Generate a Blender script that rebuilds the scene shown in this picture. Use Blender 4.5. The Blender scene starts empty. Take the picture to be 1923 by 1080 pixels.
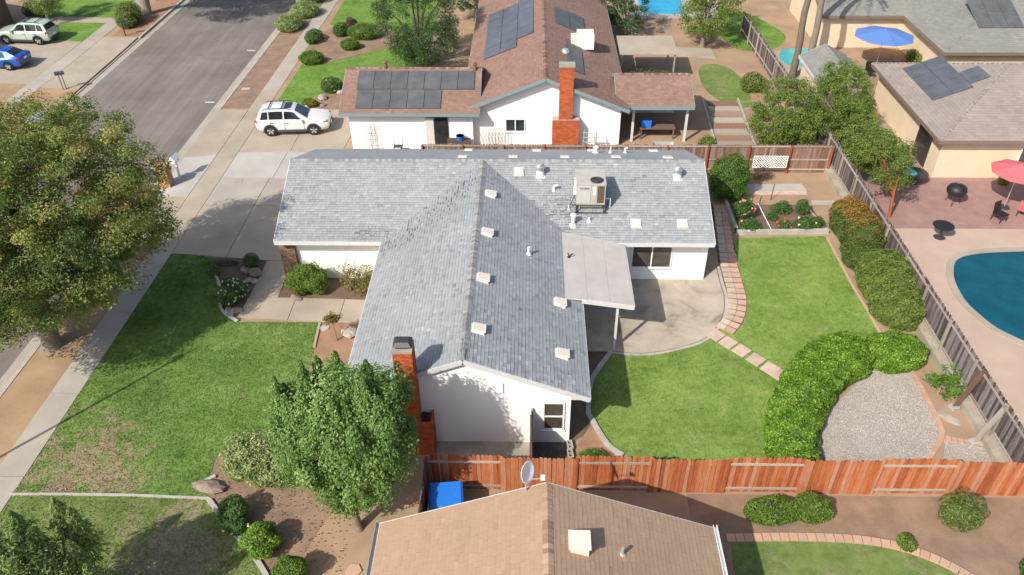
# Aerial view of a grey-roofed suburban house, its yards, the street and the neighbours.
# Units are metres: x runs from the street to the back fence, y away from the viewer, z up.
import bpy, math, random
import numpy as np
from mathutils import Vector, Matrix

sc = bpy.context.scene
COL = sc.collection
rnd = random.Random(11)
NR = np.random.default_rng(11)

# ------------------------------------------------------------------ camera, sky, sun, exposure
cd = bpy.data.cameras.new('camera'); cam = bpy.data.objects.new('camera', cd); COL.objects.link(cam)
PITCH, YAW, ROLL, CAMZ = 0.654, -0.027, -0.010, 22.902
fw = Vector((math.sin(YAW)*math.cos(PITCH), math.cos(YAW)*math.cos(PITCH), -math.sin(PITCH)))
rt0 = Vector((math.cos(YAW), -math.sin(YAW), 0)); up0 = rt0.cross(fw)
rt = rt0*math.cos(ROLL)+up0*math.sin(ROLL); up = -rt0*math.sin(ROLL)+up0*math.cos(ROLL)
m = Matrix((rt, up, -fw)).transposed().to_4x4(); m.translation = (0, 0, CAMZ)
cam.matrix_world = m
cd.sensor_width = 36; cd.lens = 27.91; cd.clip_end = 2000; cd.clip_start = .1
sc.camera = cam

SUN_EL, SUN_AZ = math.radians(41.5), math.radians(220.9)
w = bpy.data.worlds.new('World'); sc.world = w; w.use_nodes = True
nt = w.node_tree; bg = nt.nodes['Background']
sky = nt.nodes.new('ShaderNodeTexSky'); sky.sky_type = 'NISHITA'; sky.sun_disc = False
sky.sun_elevation = SUN_EL; sky.sun_rotation = SUN_AZ; sky.air_density = 1.0; sky.dust_density = 2.5; sky.ozone_density = 1.0
nt.links.new(sky.outputs[0], bg.inputs[0]); bg.inputs[1].default_value = 0.15
sl = bpy.data.lights.new('sun', 'SUN'); sl.energy = 5.0; sl.angle = math.radians(.53); sl.color = (1, .93, .82)
so = bpy.data.objects.new('sun', sl); COL.objects.link(so)
so.rotation_euler = Vector((.745, .86, -1.006)).to_track_quat('-Z', 'Y').to_euler(); so.location = (-30, -35, 40)
sc.view_settings.view_transform = 'Standard'; sc.view_settings.look = 'None'
sc.view_settings.exposure = 0.16; sc.view_settings.gamma = 1.0
sc.render.resolution_x = 1024; sc.render.resolution_y = 575

# ------------------------------------------------------------------ helpers
def tag(o, label=None, cat=None, group=None, kind=None):
    if label: o['label'] = label
    if cat: o['category'] = cat
    if group: o['group'] = group
    if kind: o['kind'] = kind
    return o

def thing(name, label, cat, loc=(0, 0, 0), rz=0., group=None):
    o = bpy.data.objects.new(name, None); COL.objects.link(o)
    o.location = loc; o.rotation_euler = (0, 0, rz); o.empty_display_size = .2
    return tag(o, label, cat, group)

def link(name, me, parent=None, loc=None, rot=None, scale=None):
    o = bpy.data.objects.new(name, me); COL.objects.link(o)
    if parent is not None: o.parent = parent
    if loc is not None: o.location = loc
    if rot is not None: o.rotation_euler = rot
    if scale is not None: o.scale = scale
    return o

def copy_tree(o, parent=None):
    c = o.copy(); COL.objects.link(c); c.parent = parent
    for ch in list(o.children): copy_tree(ch, c)
    return c

class MB:
    """collects shapes; build() links them as one mesh object"""
    def __init__(s, org=(0, 0, 0)): s.v = []; s.f = []; s.o = org
    def add(s, vs, fs):
        b = len(s.v); s.v += [tuple(v) for v in vs]; s.f += [tuple(i+b for i in f) for f in fs]; return s
    def box(s, c, d, rz=0., M=None):
        x, y, z = d[0]/2, d[1]/2, d[2]/2
        vs = [Vector((sx*x, sy*y, sz*z)) for sz in (-1, 1) for sx, sy in ((-1, -1), (1, -1), (1, 1), (-1, 1))]
        R = M if M is not None else Matrix.Rotation(rz, 3, 'Z')
        C = Vector(c)
        return s.add([R @ v + C for v in vs], [(3, 2, 1, 0), (4, 5, 6, 7), (0, 1, 5, 4), (1, 2, 6, 5), (2, 3, 7, 6), (3, 0, 4, 7)])
    def b2(s, a, b):
        return s.box([(a[i]+b[i])/2 for i in range(3)], [abs(b[i]-a[i]) for i in range(3)])
    def beam(s, p, q, wd, ht):
        p, q = Vector(p), Vector(q); d = (q-p); L = d.length; d.normalize()
        u = Vector((0, 0, 1)) if abs(d.z) < .95 else Vector((0, 1, 0))
        sd = d.cross(u).normalized(); u = sd.cross(d)
        return s.box((p+q)/2, (wd, L, ht), M=Matrix((sd, d, u)).transposed())
    def prism(s, poly, z0, z1):
        n = len(poly)
        ar = sum(poly[i][0]*poly[(i+1) % n][1]-poly[(i+1) % n][0]*poly[i][1] for i in range(n))
        if ar < 0: poly = poly[::-1]
        z0s = z0 if isinstance(z0, (list, tuple)) else [z0]*n
        vs = [(p[0], p[1], z0) for p in poly]+[(p[0], p[1], z1) for p in poly]
        return s.add(vs, [tuple(range(n-1, -1, -1)), tuple(range(n, 2*n))]+[(i, (i+1) % n, n+(i+1) % n, n+i) for i in range(n)])
    def slab(s, top, th):
        """closed plate: top polygon in 3d (any plane), thickness th straight down"""
        n = len(top)
        vs = list(top)+[(p[0], p[1], p[2]-th) for p in top]
        return s.add(vs, [tuple(range(n)), tuple(range(2*n-1, n-1, -1))]+[((i+1) % n, i, n+i, n+(i+1) % n) for i in range(n)])
    def tube(s, path, r, n=8, cap=True):
        path = [Vector(p) for p in path]; k = len(path)
        rs = r if isinstance(r, (list, tuple)) else [r]*k
        base = len(s.v); prev = None
        for i, p in enumerate(path):
            d = (path[min(i+1, k-1)]-path[max(i-1, 0)]).normalized()
            a = prev if prev is not None else (Vector((1, 0, 0)) if abs(d.x) < .8 else Vector((0, 1, 0)))
            a = (a-d*a.dot(d)).normalized(); b = d.cross(a); prev = a
            for j in range(n):
                t = 2*math.pi*j/n; s.v.append(tuple(p+(a*math.cos(t)+b*math.sin(t))*rs[i]))
        for i in range(k-1):
            for j in range(n):
                s.f.append((base+i*n+j, base+i*n+(j+1) % n, base+(i+1)*n+(j+1) % n, base+(i+1)*n+j))
        if cap:
            s.f.append(tuple(base+j for j in range(n-1, -1, -1))); s.f.append(tuple(base+(k-1)*n+j for j in range(n)))
        return s
    def lathe(s, prof, c, n=16):
        return s.tube([(c[0], c[1], c[2]+z) for r, z in prof], [max(r, 1e-4) for r, z in prof], n)
    def build(s, name, mat, parent=None, smooth=None, kind=None):
        me = bpy.data.meshes.new(name)
        o = s.o
        me.from_pydata([(v[0]-o[0], v[1]-o[1], v[2]-o[2]) for v in s.v], [], s.f)
        me.materials.append(mat); me.update()
        if smooth is not None:
            me.shade_smooth(); me.set_sharp_from_angle(angle=math.radians(smooth))
        ob = link(name, me, parent)
        if kind: ob['kind'] = kind
        return ob

def np_mesh(name, V, Q, mat, tint=None, smooth=False):
    V = np.asarray(V, np.float32).reshape(-1, 3); Q = np.asarray(Q, np.int32); n, k = Q.shape
    me = bpy.data.meshes.new(name)
    me.vertices.add(len(V)); me.vertices.foreach_set('co', V.ravel())
    me.loops.add(n*k); me.loops.foreach_set('vertex_index', Q.ravel())
    me.polygons.add(n); me.polygons.foreach_set('loop_start', np.arange(0, n*k, k, dtype=np.int32))
    if tint is not None:
        a = me.attributes.new('tint', 'FLOAT', 'FACE'); a.data.foreach_set('value', np.asarray(tint, np.float32))
    me.materials.append(mat); me.update(calc_edges=True); me.validate()
    me.shade_smooth() if smooth else me.shade_flat()
    return me

def smooth_path(pts, step=.25, closed=False):
    P = [Vector((p[0], p[1])) for p in pts]; n = len(P); out = []
    rng = range(n if closed else n-1)
    g = (lambda i: P[i % n]) if closed else (lambda i: P[max(0, min(n-1, i))])
    for i in rng:
        a, b, c, d = g(i-1), g(i), g(i+1), g(i+2)
        k = max(1, int((c-b).length/step))
        for j in range(k):
            t = j/k
            out.append(.5*((2*b)+(c-a)*t+(2*a-5*b+4*c-d)*t*t+(3*b-a-3*c+d)*t**3))
    if not closed: out.append(P[-1])
    return [(p.x, p.y) for p in out]

def offset_path(path, d):
    out = []
    for i, p in enumerate(path):
        a = Vector(path[max(0, i-1)]); b = Vector(path[min(len(path)-1, i+1)]); t = (b-a).normalized()
        out.append((p[0]-t.y*d, p[1]+t.x*d))
    return out

def strip(mb, path, wd, z0, z1, jitter=0):
    L = offset_path(path, wd/2); Rr = offset_path(path, -wd/2)
    if jitter:
        L = [(x+rnd.uniform(-jitter, jitter), y+rnd.uniform(-jitter, jitter)) for x, y in L]
        Rr = [(x+rnd.uniform(-jitter, jitter), y+rnd.uniform(-jitter, jitter)) for x, y in Rr]
    return mb.prism(L+Rr[::-1], z0, z1)

def in_poly(x, y, poly):
    c = False; n = len(poly); j = n-1
    for i in range(n):
        xi, yi = poly[i]; xj, yj = poly[j]
        if (yi > y) != (yj > y) and x < (xj-xi)*(y-yi)/(yj-yi)+xi: c = not c
        j = i
    return c

def in_poly_np(X, Y, poly):
    c = np.zeros(X.shape, bool); n = len(poly); j = n-1
    for i in range(n):
        xi, yi = poly[i]; xj, yj = poly[j]
        if yi != yj:
            c ^= ((yi > Y) != (yj > Y)) & (X < (xj-xi)*(Y-yi)/(yj-yi)+xi)
        j = i
    return c

# ------------------------------------------------------------------ materials
MATS = {}
class NT:
    def __init__(s, name):
        s.m = bpy.data.materials.new(name); s.m.use_nodes = True; s.t = s.m.node_tree
        s.p = s.t.nodes['Principled BSDF']; s.out = s.t.nodes['Material Output']; MATS[name] = s.m
        s._pos = None
    def n(s, kind, **kw):
        nd = s.t.nodes.new(kind)
        for k, v in kw.items(): setattr(nd, k, v)
        return nd
    def l(s, a, b): s.t.links.new(a, b)
    def pos(s):
        if s._pos is None: s._pos = s.n('ShaderNodeNewGeometry').outputs['Position']
        return s._pos
    def scaled(s, v):
        mp = s.n('ShaderNodeVectorMath', operation='MULTIPLY'); s.l(s.pos(), mp.inputs[0]); mp.inputs[1].default_value = v
        return mp.outputs[0]
    def noise(s, scale, detail=4, rough=.55, vec=None, stretch=None, dist=0.):
        nd = s.n('ShaderNodeTexNoise'); nd.inputs['Scale'].default_value = scale
        nd.inputs['Detail'].default_value = detail; nd.inputs['Roughness'].default_value = rough
        nd.inputs['Distortion'].default_value = dist
        s.l(s.scaled(stretch) if stretch else (vec or s.pos()), nd.inputs['Vector']); return nd.outputs[0]
    def ramp(s, fac, stops):
        r = s.n('ShaderNodeValToRGB'); e = r.color_ramp.elements
        while len(e) < len(stops): e.new(.5)
        for i, (p, c) in enumerate(stops): e[i].position = p; e[i].color = (*c, 1) if len(c) == 3 else c
        s.l(fac, r.inputs[0]); return r.outputs[0]
    def mix(s, fac, a, b, mode='MIX'):
        x = s.n('ShaderNodeMix', data_type='RGBA', blend_type=mode)
        for sock, v in ((x.inputs[0], fac), (x.inputs[6], a), (x.inputs[7], b)):
            if hasattr(v, 'is_linked'): s.l(v, sock)
            elif isinstance(v, (int, float)): sock.default_value = v
            else: sock.default_value = (*v, 1)
        return x.outputs[2]
    def math(s, op, a, b=0., clamp=False):
        x = s.n('ShaderNodeMath', operation=op, use_clamp=clamp)
        for i, v in enumerate((a, b)):
            if hasattr(v, 'is_linked'): s.l(v, x.inputs[i])
            else: x.inputs[i].default_value = v
        return x.outputs[0]
    def bump(s, h, strength, dist=.02):
        b = s.n('ShaderNodeBump'); b.inputs['Strength'].default_value = strength; b.inputs['Distance'].default_value = dist
        s.l(h, b.inputs['Height']); s.l(b.outputs[0], s.p.inputs['Normal'])
    def done(s, col=None, rough=.85, spec=.3, metal=0.):
        if col is not None:
            if hasattr(col, 'is_linked'): s.l(col, s.p.inputs['Base Color'])
            else: s.p.inputs['Base Color'].default_value = (*col, 1)
        s.p.inputs['Roughness'].default_value = rough; s.p.inputs['Specular IOR Level'].default_value = spec
        s.p.inputs['Metallic'].default_value = metal
        return s.m

def shade(c, k): return tuple(min(1, x*k) for x in c)

def pmat(name, c, var=.15, scale=1.2, fine=.12, fscale=60, rough=.85, bump=.2, bscale=80, rand=0., spec=.25, metal=0., stretch=None, c2=None, lo=.32, hi=.68):
    """plain weathered surface: broad tone changes, fine speckle, optional jitter from one piece to the next"""
    t = NT(name)
    a = t.noise(scale, 5, .6, stretch=stretch)
    col = t.ramp(a, [(lo, shade(c, 1-var)), (hi, c2 or shade(c, 1+var))])
    if fine:
        f = t.noise(fscale, 2, .7); col = t.mix(1., col, t.ramp(f, [(.3, (1-fine,)*3), (.7, (1+fine if 1+fine <= 1 else 1,)*3)]), 'MULTIPLY')
    if rand:
        oi = t.n('ShaderNodeObjectInfo').outputs['Random']
        col = t.mix(1., col, t.ramp(oi, [(0, (1-rand, 1-rand, 1-rand)), (1, (1, 1, 1))]), 'MULTIPLY')
    if bump: t.bump(t.noise(bscale, 3, .7), bump, .01)
    return t.done(col, rough, spec, metal)

def flat(name, c, rough=.6, spec=.4, metal=0., coat=0.):
    t = NT(name); t.p.inputs['Coat Weight'].default_value = coat
    n = t.noise(9, 3); return t.done(t.ramp(n, [(.3, shade(c, .93)), (.7, shade(c, 1.05))]), rough, spec, metal)

def leaf_mat(name, stops, trans=.42, rough=.42, spec=.4):
    t = NT(name)
    at = t.n('ShaderNodeAttribute', attribute_name='tint')
    col = t.ramp(at.outputs['Fac'], stops)
    t.done(col, rough, spec)
    tr = t.n('ShaderNodeBsdfTranslucent'); t.l(t.mix(.35, col, (.35, .5, .05)), tr.inputs[0])
    mx = t.n('ShaderNodeMixShader'); mx.inputs[0].default_value = trans
    t.l(t.p.outputs[0], mx.inputs[1]); t.l(tr.outputs[0], mx.inputs[2]); t.l(mx.outputs[0], t.out.inputs[0])
    return t.m

def tint_mat(name, stops, rough=.9, spec=.2, from_object=False, speck=.2, bump=.25):
    """each piece takes its tone from its own random number"""
    t = NT(name)
    f = t.n('ShaderNodeObjectInfo').outputs['Random'] if from_object else t.n('ShaderNodeAttribute', attribute_name='tint').outputs['Fac']
    col = t.ramp(f, stops)
    big = t.noise(.45, 4, .6); col = t.mix(1., col, t.ramp(big, [(.3, (.86, .87, .88)), (.7, (1, 1, 1))]), 'MULTIPLY')
    if speck: col = t.mix(1., col, t.ramp(t.noise(75, 2, .8), [(.3, (1-speck,)*3), (.7, (1, 1, 1))]), 'MULTIPLY')
    if bump: t.bump(t.noise(140, 2, .8), bump, .006)
    return t.done(col, rough, spec)

def grass_mat(name, dark, mid, light, dry, dryamt, centers=(), seed=0.):
    t = NT(name)
    a = t.noise(.55, 5, .6, dist=.4); b = t.noise(3.2, 4, .65); c = t.noise(75, 2, .8)
    mixv = t.math('ADD', t.math('MULTIPLY', a, .42), t.math('ADD', t.math('MULTIPLY', b, .4), t.math('MULTIPLY', c, .18)))
    col = t.ramp(mixv, [(.39, dark), (.5, mid), (.61, light)])
    # worn and dry places
    d = t.math('ADD', t.math('MULTIPLY', t.noise(.9, 5, .7, dist=.6), .65), t.math('MULTIPLY', t.noise(5.5, 3, .7), .35))
    for (x, y, r, k) in centers:
        ds = t.n('ShaderNodeVectorMath', operation='DISTANCE'); t.l(t.pos(), ds.inputs[0]); ds.inputs[1].default_value = (x, y, 0)
        fall = t.math('SUBTRACT', 1., t.math('DIVIDE', ds.outputs['Value'], r), clamp=True)
        d = t.math('ADD', d, t.math('MULTIPLY', fall, k))
    fac = t.ramp(d, [(dryamt, (0, 0, 0)), (dryamt+.12, (1, 1, 1))])
    fc = t.n('ShaderNodeSeparateColor'); t.l(fac, fc.inputs[0])
    dr = t.ramp(t.noise(2.5, 4, .7), [(.35, shade(dry, .75)), (.65, dry)])
    col = t.mix(t.math('MULTIPLY', fc.outputs[0], .8), col, dr)
    col = t.mix(1., col, t.ramp(t.noise(60, 2, .85), [(.3, (.68, .68, .66)), (.62, (1, 1, 1))]), 'MULTIPLY')
    t.bump(t.noise(70, 3, .8), .45, .03)
    return t.done(col, .9, .15)

M = {}
M['soil'] = pmat('soil', (.36, .25, .165), .16, .5, .22, 45, .95, .5, 30)
M['soil_dark'] = pmat('soil_dark', (.17, .115, .08), .25, 1.6, .3, 40, .95, .6, 26)
M['soil_red'] = pmat('soil_red', (.33, .195, .125), .2, 1.0, .2, 50, .95, .4, 30)
M['mulch'] = pmat('mulch', (.13, .115, .105), .35, 3., .4, 30, .95, .9, 24)
M['dry_strip'] = pmat('dry_strip', (.37, .255, .15), .22, .6, .2, 40, .95, .4, 30, c2=(.42, .29, .18))
M['strip_brown'] = pmat('strip_brown', (.31, .215, .155), .3, 1.1, .25, 30, .95, .6, 20, c2=(.33, .225, .155))
M['concrete'] = pmat('concrete', (.40, .36, .31), .1, .55, .14, 55, .88, .15, 60, rand=.1)
M['concrete_tan'] = pmat('concrete_tan', (.385, .33, .262), .13, .45, .14, 50, .88, .15, 60, rand=.06)
M['concrete_pale'] = pmat('concrete_pale', (.43, .41, .38), .1, .6, .12, 55, .86, .12, 60, rand=.08)
M['concrete_old'] = pmat('concrete_old', (.38, .34, .28), .22, 1.0, .2, 50, .9, .25, 50)
M['curb'] = pmat('curb', (.42, .39, .345), .2, 1.5, .2, 50, .9, .3, 50)
M['stucco'] = pmat('stucco', (.84, .835, .825), .025, .8, .03, 120, .92, .25, 90)
M['cream'] = pmat('cream', (.68, .55, .40), .05, .8, .06, 100, .92, .2, 80)
M['trim'] = flat('trim', (.56, .56, .555), .6, .3)
M['trim_teal'] = flat('trim_teal', (.2, .27, .28), .6, .3)
M['trim_brown'] = flat('trim_brown', (.19, .14, .11), .6, .3)
M['white'] = flat('white', (.78, .78, .77), .45, .4)
M['white_metal'] = flat('white_metal', (.72, .72, .71), .4, .5)
M['vent_cream'] = flat('vent_cream', (.66, .6, .52), .5, .4)
M['galv'] = flat('galv', (.55, .56, .57), .38, .5, .55)
M['dark_metal'] = flat('dark_metal', (.06, .06, .065), .45, .5, .3)
M['rust'] = pmat('rust', (.2, .12, .085), .3, 8, .3, 40, .8, .3, 40)
M['black'] = flat('black', (.018, .018, .02), .5, .4)
M['plastic_blue'] = flat('plastic_blue', (.02, .17, .62), .5, .4)
M['tarp_blue'] = flat('tarp_blue', (.1, .2, .5), .6, .3)
M['red_cloth'] = flat('red_cloth', (.62, .13, .15), .8, .2)
M['teal_cloth'] = flat('teal_cloth', (.12, .5, .5), .7, .2)
M['ac_body'] = pmat('ac_body', (.44, .41, .37), .1, 2.5, .08, 60, .5, .05, 60, spec=.4)
M['ac_panel'] = pmat('ac_panel', (.45, .455, .45), .08, 2.5, .06, 60, .45, .04, 60, spec=.4)
M['mortar'] = pmat('mortar', (.42, .36, .31), .1, 5, .15, 60, .95, .3, 60)
M['brick'] = tint_mat('brick', [(0, (.40, .085, .03)), (.35, (.52, .125, .04)), (.7, (.60, .16, .055)), (1, (.44, .10, .045))], .88, .2, True)
M['brick_stuff'] = tint_mat('brick_stuff', [(0, (.40, .085, .03)), (.35, (.52, .125, .04)), (.7, (.60, .16, .055)), (1, (.44, .10, .045))], .88, .2)
M['brick_tan'] = tint_mat('brick_tan', [(0, (.2, .125, .075)), (.4, (.30, .19, .115)), (.75, (.36, .245, .15)), (1, (.15, .09, .06))], .9, .2, True)
M['brick_mail'] = tint_mat('brick_mail', [(0, (.5, .26, .15)), (.5, (.58, .33, .2)), (1, (.46, .24, .14))], .9, .2, True)
M['brick_edge'] = tint_mat('brick_edge', [(0, (.52, .30, .2)), (.5, (.58, .37, .26)), (1, (.48, .33, .25))], .9, .2, True)
SH = [(0, (.14, .149, .156)), (.3, (.263, .278, .290)), (.5, (.325, .342, .355)), (.75, (.375, .392, .404)), (1, (.475, .49, .50))]
M['shingle'] = tint_mat('shingle', SH, .62, .55); M['shingle_piece'] = tint_mat('shingle_piece', [(0, SH[1][1]), (.2, SH[2][1]), (.8, SH[3][1]), (1, SH[4][1])], .62, .55, from_object=True); M['shingle_band'] = tint_mat('shingle_band', [(0, SH[0][1]), (1, SH[2][1])], .62, .55, from_object=True)
SB = [(0, (.15, .09, .07)), (.4, (.26, .16, .125)), (.75, (.32, .205, .163)), (1, (.36, .25, .2))]
M['shingle_brown'] = tint_mat('shingle_brown', SB)
ST = [(0, (.29, .195, .13)), (.4, (.40, .275, .185)), (.75, (.43, .30, .205)), (1, (.47, .34, .24))]
M['shingle_tan'] = tint_mat('shingle_tan', ST)
SG = [(0, (.19, .19, .175)), (.5, (.25, .25, .23)), (1, (.32, .31, .285))]
M['shingle_olive'] = tint_mat('shingle_olive', SG)
SO = [(0, (.24, .2, .18)), (.5, (.31, .265, .24)), (1, (.38, .33, .3))]
M['shingle_taupe'] = tint_mat('shingle_taupe', SO)
M['deck'] = pmat('deck', (.10, .10, .105), .2, 2)
M['deck_brown'] = pmat('deck_brown', (.13, .085, .065), .2, 2)
M['ridge_cap'] = tint_mat('ridge_cap', [(0, (.22, .225, .225)), (.5, (.3, .305, .3)), (1, (.38, .385, .375))])
M['roll_roof'] = pmat('roll_roof', (.46, .435, .405), .07, 1.4, .1, 90, .95, .2, 80)
M['solar'] = pmat('solar', (.105, .112, .13), .2, 1.5, .05, 60, .28, 0, 60, rand=.15, spec=.6)
M['solar_mat'] = pmat('solar_mat', (.105, .112, .118), .2, 1.5, .05, 60, .5, .1, 60, rand=.12)
def wood(name, a, b, c, rand=True):
    t = NT(name)
    f = t.noise(2.2, 5, .65, stretch=(9, 9, .8)); oi = t.n('ShaderNodeObjectInfo').outputs['Random']
    k = t.math('ADD', t.math('MULTIPLY', f, .6), t.math('MULTIPLY', oi, .4))
    col = t.ramp(k, [(.28, a), (.5, b), (.72, c)])
    col = t.mix(1., col, t.ramp(t.noise(5, 4, .7, stretch=(14, 14, 1)), [(.3, (.7, .7, .7)), (.6, (1, 1, 1))]), 'MULTIPLY')
    t.bump(t.noise(6, 3, .7, stretch=(14, 14, 1)), .3, .01)
    M[name] = t.done(col, .85, .2)
wood('picket_red', (.29, .08, .032), (.48, .15, .055), (.47, .26, .17))
wood('picket_grey', (.07, .05, .05), (.115, .087, .086), (.27, .24, .235))
wood('picket_brown', (.16, .085, .06), (.25, .145, .105), (.34, .25, .2))
wood('rail_grey', (.27, .235, .195), (.36, .315, .265), (.45, .4, .345))
wood('post_red', (.27, .07, .035), (.36, .105, .055), (.4, .15, .09))
wood('plank_dark', (.09, .055, .045), (.15, .085, .065), (.2, .12, .09))
wood('bark', (.16, .13, .1), (.25, .21, .165), (.34, .3, .245))
M['paver_beige'] = pmat('paver_beige', (.55, .44, .34), .12, 3, .14, 60, .9, .2, 50, rand=.16)
M['paver_pink'] = pmat('paver_pink', (.60, .36, .30), .12, 3, .14, 60, .9, .2, 50, rand=.16)
M['paver_blush'] = pmat('paver_blush', (.58, .42, .35), .12, 3, .14, 60, .9, .2, 50, rand=.14)
M['deck_pink'] = pmat('deck_pink', (.46, .345, .275), .08, .5, .1, 50, .9, .15, 60)
M['terrace'] = pmat('terrace', (.33, .205, .18), .14, 1.2, .2, 30, .9, .25, 40)
M['rock'] = pmat('rock', (.27, .21, .175), .3, 4, .25, 40, .95, .6, 16)
M['rock_pale'] = pmat('rock_pale', (.38, .34, .3), .25, 4, .2, 40, .95, .5, 16)
def glass(name, c, rough=.04):
    t = NT(name); n = t.noise(1.6, 3); M[name] = t.done(t.ramp(n, [(.35, shade(c, .7)), (.65, shade(c, 1.3))]), rough, .6)
glass('glass', (.075, .062, .05)); glass('glass_dark', (.02, .024, .028)); glass('glass_blue', (.03, .045, .055))
def paint(name, c, metal=0.):
    t = NT(name); t.p.inputs['Coat Weight'].default_value = .8; t.p.inputs['Coat Roughness'].default_value = .06
    n = t.noise(30, 2); M[name] = t.done(t.ramp(n, [(.3, shade(c, .97)), (.7, c)]), .35, .4, metal)
paint('paint_white', (.64, .645, .645)); paint('paint_green', (.42, .5, .42)); paint('paint_blue', (.012, .10, .46), .3); paint('paint_silver', (.45, .5, .56), .4)
paint('paint_black', (.02, .021, .025))
M['tyre'] = flat('tyre', (.022, .021, .02), .85, .2); M['alloy'] = flat('alloy', (.55, .53, .52), .3, .5, .6)
M['cladding'] = flat('cladding', (.055, .06, .062), .7, .3); M['red_lamp'] = flat('red_lamp', (.4, .012, .015), .2, .5); M['lamp_clear'] = flat('lamp_clear', (.12, .13, .14), .12, .6)
M['rubber_dark'] = flat('rubber_dark', (.12, .115, .11), .8, .2)
def water(name, c):
    t = NT(name); n = t.noise(.8, 3); t.bump(t.noise(3.5, 3, .6, dist=.8), .3, .06); M[name] = t.done(t.ramp(n, [(.3, shade(c, .8)), (.7, shade(c, 1.2))]), .06, .4)
water('pool_deep', (.004, .075, .112)); water('pool_bright', (.01, .33, .55)); water('pool_teal', (.05, .4, .42))
# asphalt: fine stone, long wheel streaks, dull patches and sealed cracks
t = NT('asphalt')
a = t.noise(.22, 5, .6); s_ = t.noise(1.0, 5, .65, stretch=(2.2, .10, 1)); f = t.noise(55, 2, .8)
k = t.math('ADD', t.math('MULTIPLY', a, .5), t.math('ADD', t.math('MULTIPLY', s_, .35), t.math('MULTIPLY', f, .15)))
col = t.ramp(k, [(.38, (.135, .118, .107)), (.52, (.185, .163, .148)), (.66, (.235, .21, .19))])
vo = t.n('ShaderNodeTexVoronoi', feature='DISTANCE_TO_EDGE'); vo.inputs['Scale'].default_value = .3
wv = t.n('ShaderNodeVectorMath', operation='ADD'); ns = t.n('ShaderNodeTexNoise'); ns.inputs['Scale'].default_value = .6
t.l(t.pos(), ns.inputs['Vector']); t.l(t.pos(), wv.inputs[0]); t.l(ns.outputs['Color'], wv.inputs[1]); t.l(wv.outputs[0], vo.inputs['Vector'])
cr = t.ramp(vo.outputs['Distance'], [(.0, (.84, .84, .84)), (.008, (1, 1, 1))])
t.bump(f, .25, .01); M['asphalt'] = t.done(t.mix(1., col, cr, 'MULTIPLY'), .92, .2)
# patio: old concrete with dark water stains
t = NT('patio_concrete')
a = t.noise(.7, 5, .65, dist=.5); f = t.noise(50, 2, .8)
col = t.ramp(a, [(.3, (.215, .18, .14)), (.45, (.39, .335, .265)), (.62, (.47, .405, .325)), (.75, (.43, .39, .34))])
col = t.mix(1., col, t.ramp(f, [(.3, (.85, .85, .85)), (.7, (1, 1, 1))]), 'MULTIPLY'); t.bump(f, .15, .01)
M['patio'] = t.done(col, .85, .25)
M['gravel_base'] = pmat('gravel_base', (.36, .318, .28), .1, 1.2, .3, 34, .95, .8, 30)
M['stone_bits'] = tint_mat('stone_bits', [(0, (.27, .24, .215)), (.4, (.39, .352, .315)), (.8, (.46, .42, .38)), (1, (.54, .5, .46))], .95, .2, speck=0, bump=0)
M['grass_front'] = grass_mat('grass_front', (.088, .165, .034), (.145, .245, .055), (.215, .315, .09), (.43, .31, .22), .59, ((-17.2, 18.6, 3.4, .17), (-14.8, 18.3, 3.0, .13), (-15.9, 20.8, 2.8, .10), (-10.5, 26.3, 2., .08)))
M['grass_south'] = grass_mat('grass_south', (.105, .155, .042), (.16, .22, .06), (.215, .27, .085), (.36, .29, .2), .535, ((-11.8, 15.2, 3., .2),))
M['grass_back'] = grass_mat('grass_back', (.13, .215, .043), (.20, .305, .068), (.27, .365, .105), (.38, .34, .21), .57)
M['grass_far'] = grass_mat('grass_far', (.085, .17, .03), (.14, .25, .045), (.2, .31, .07), (.33, .3, .17), .66)

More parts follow.
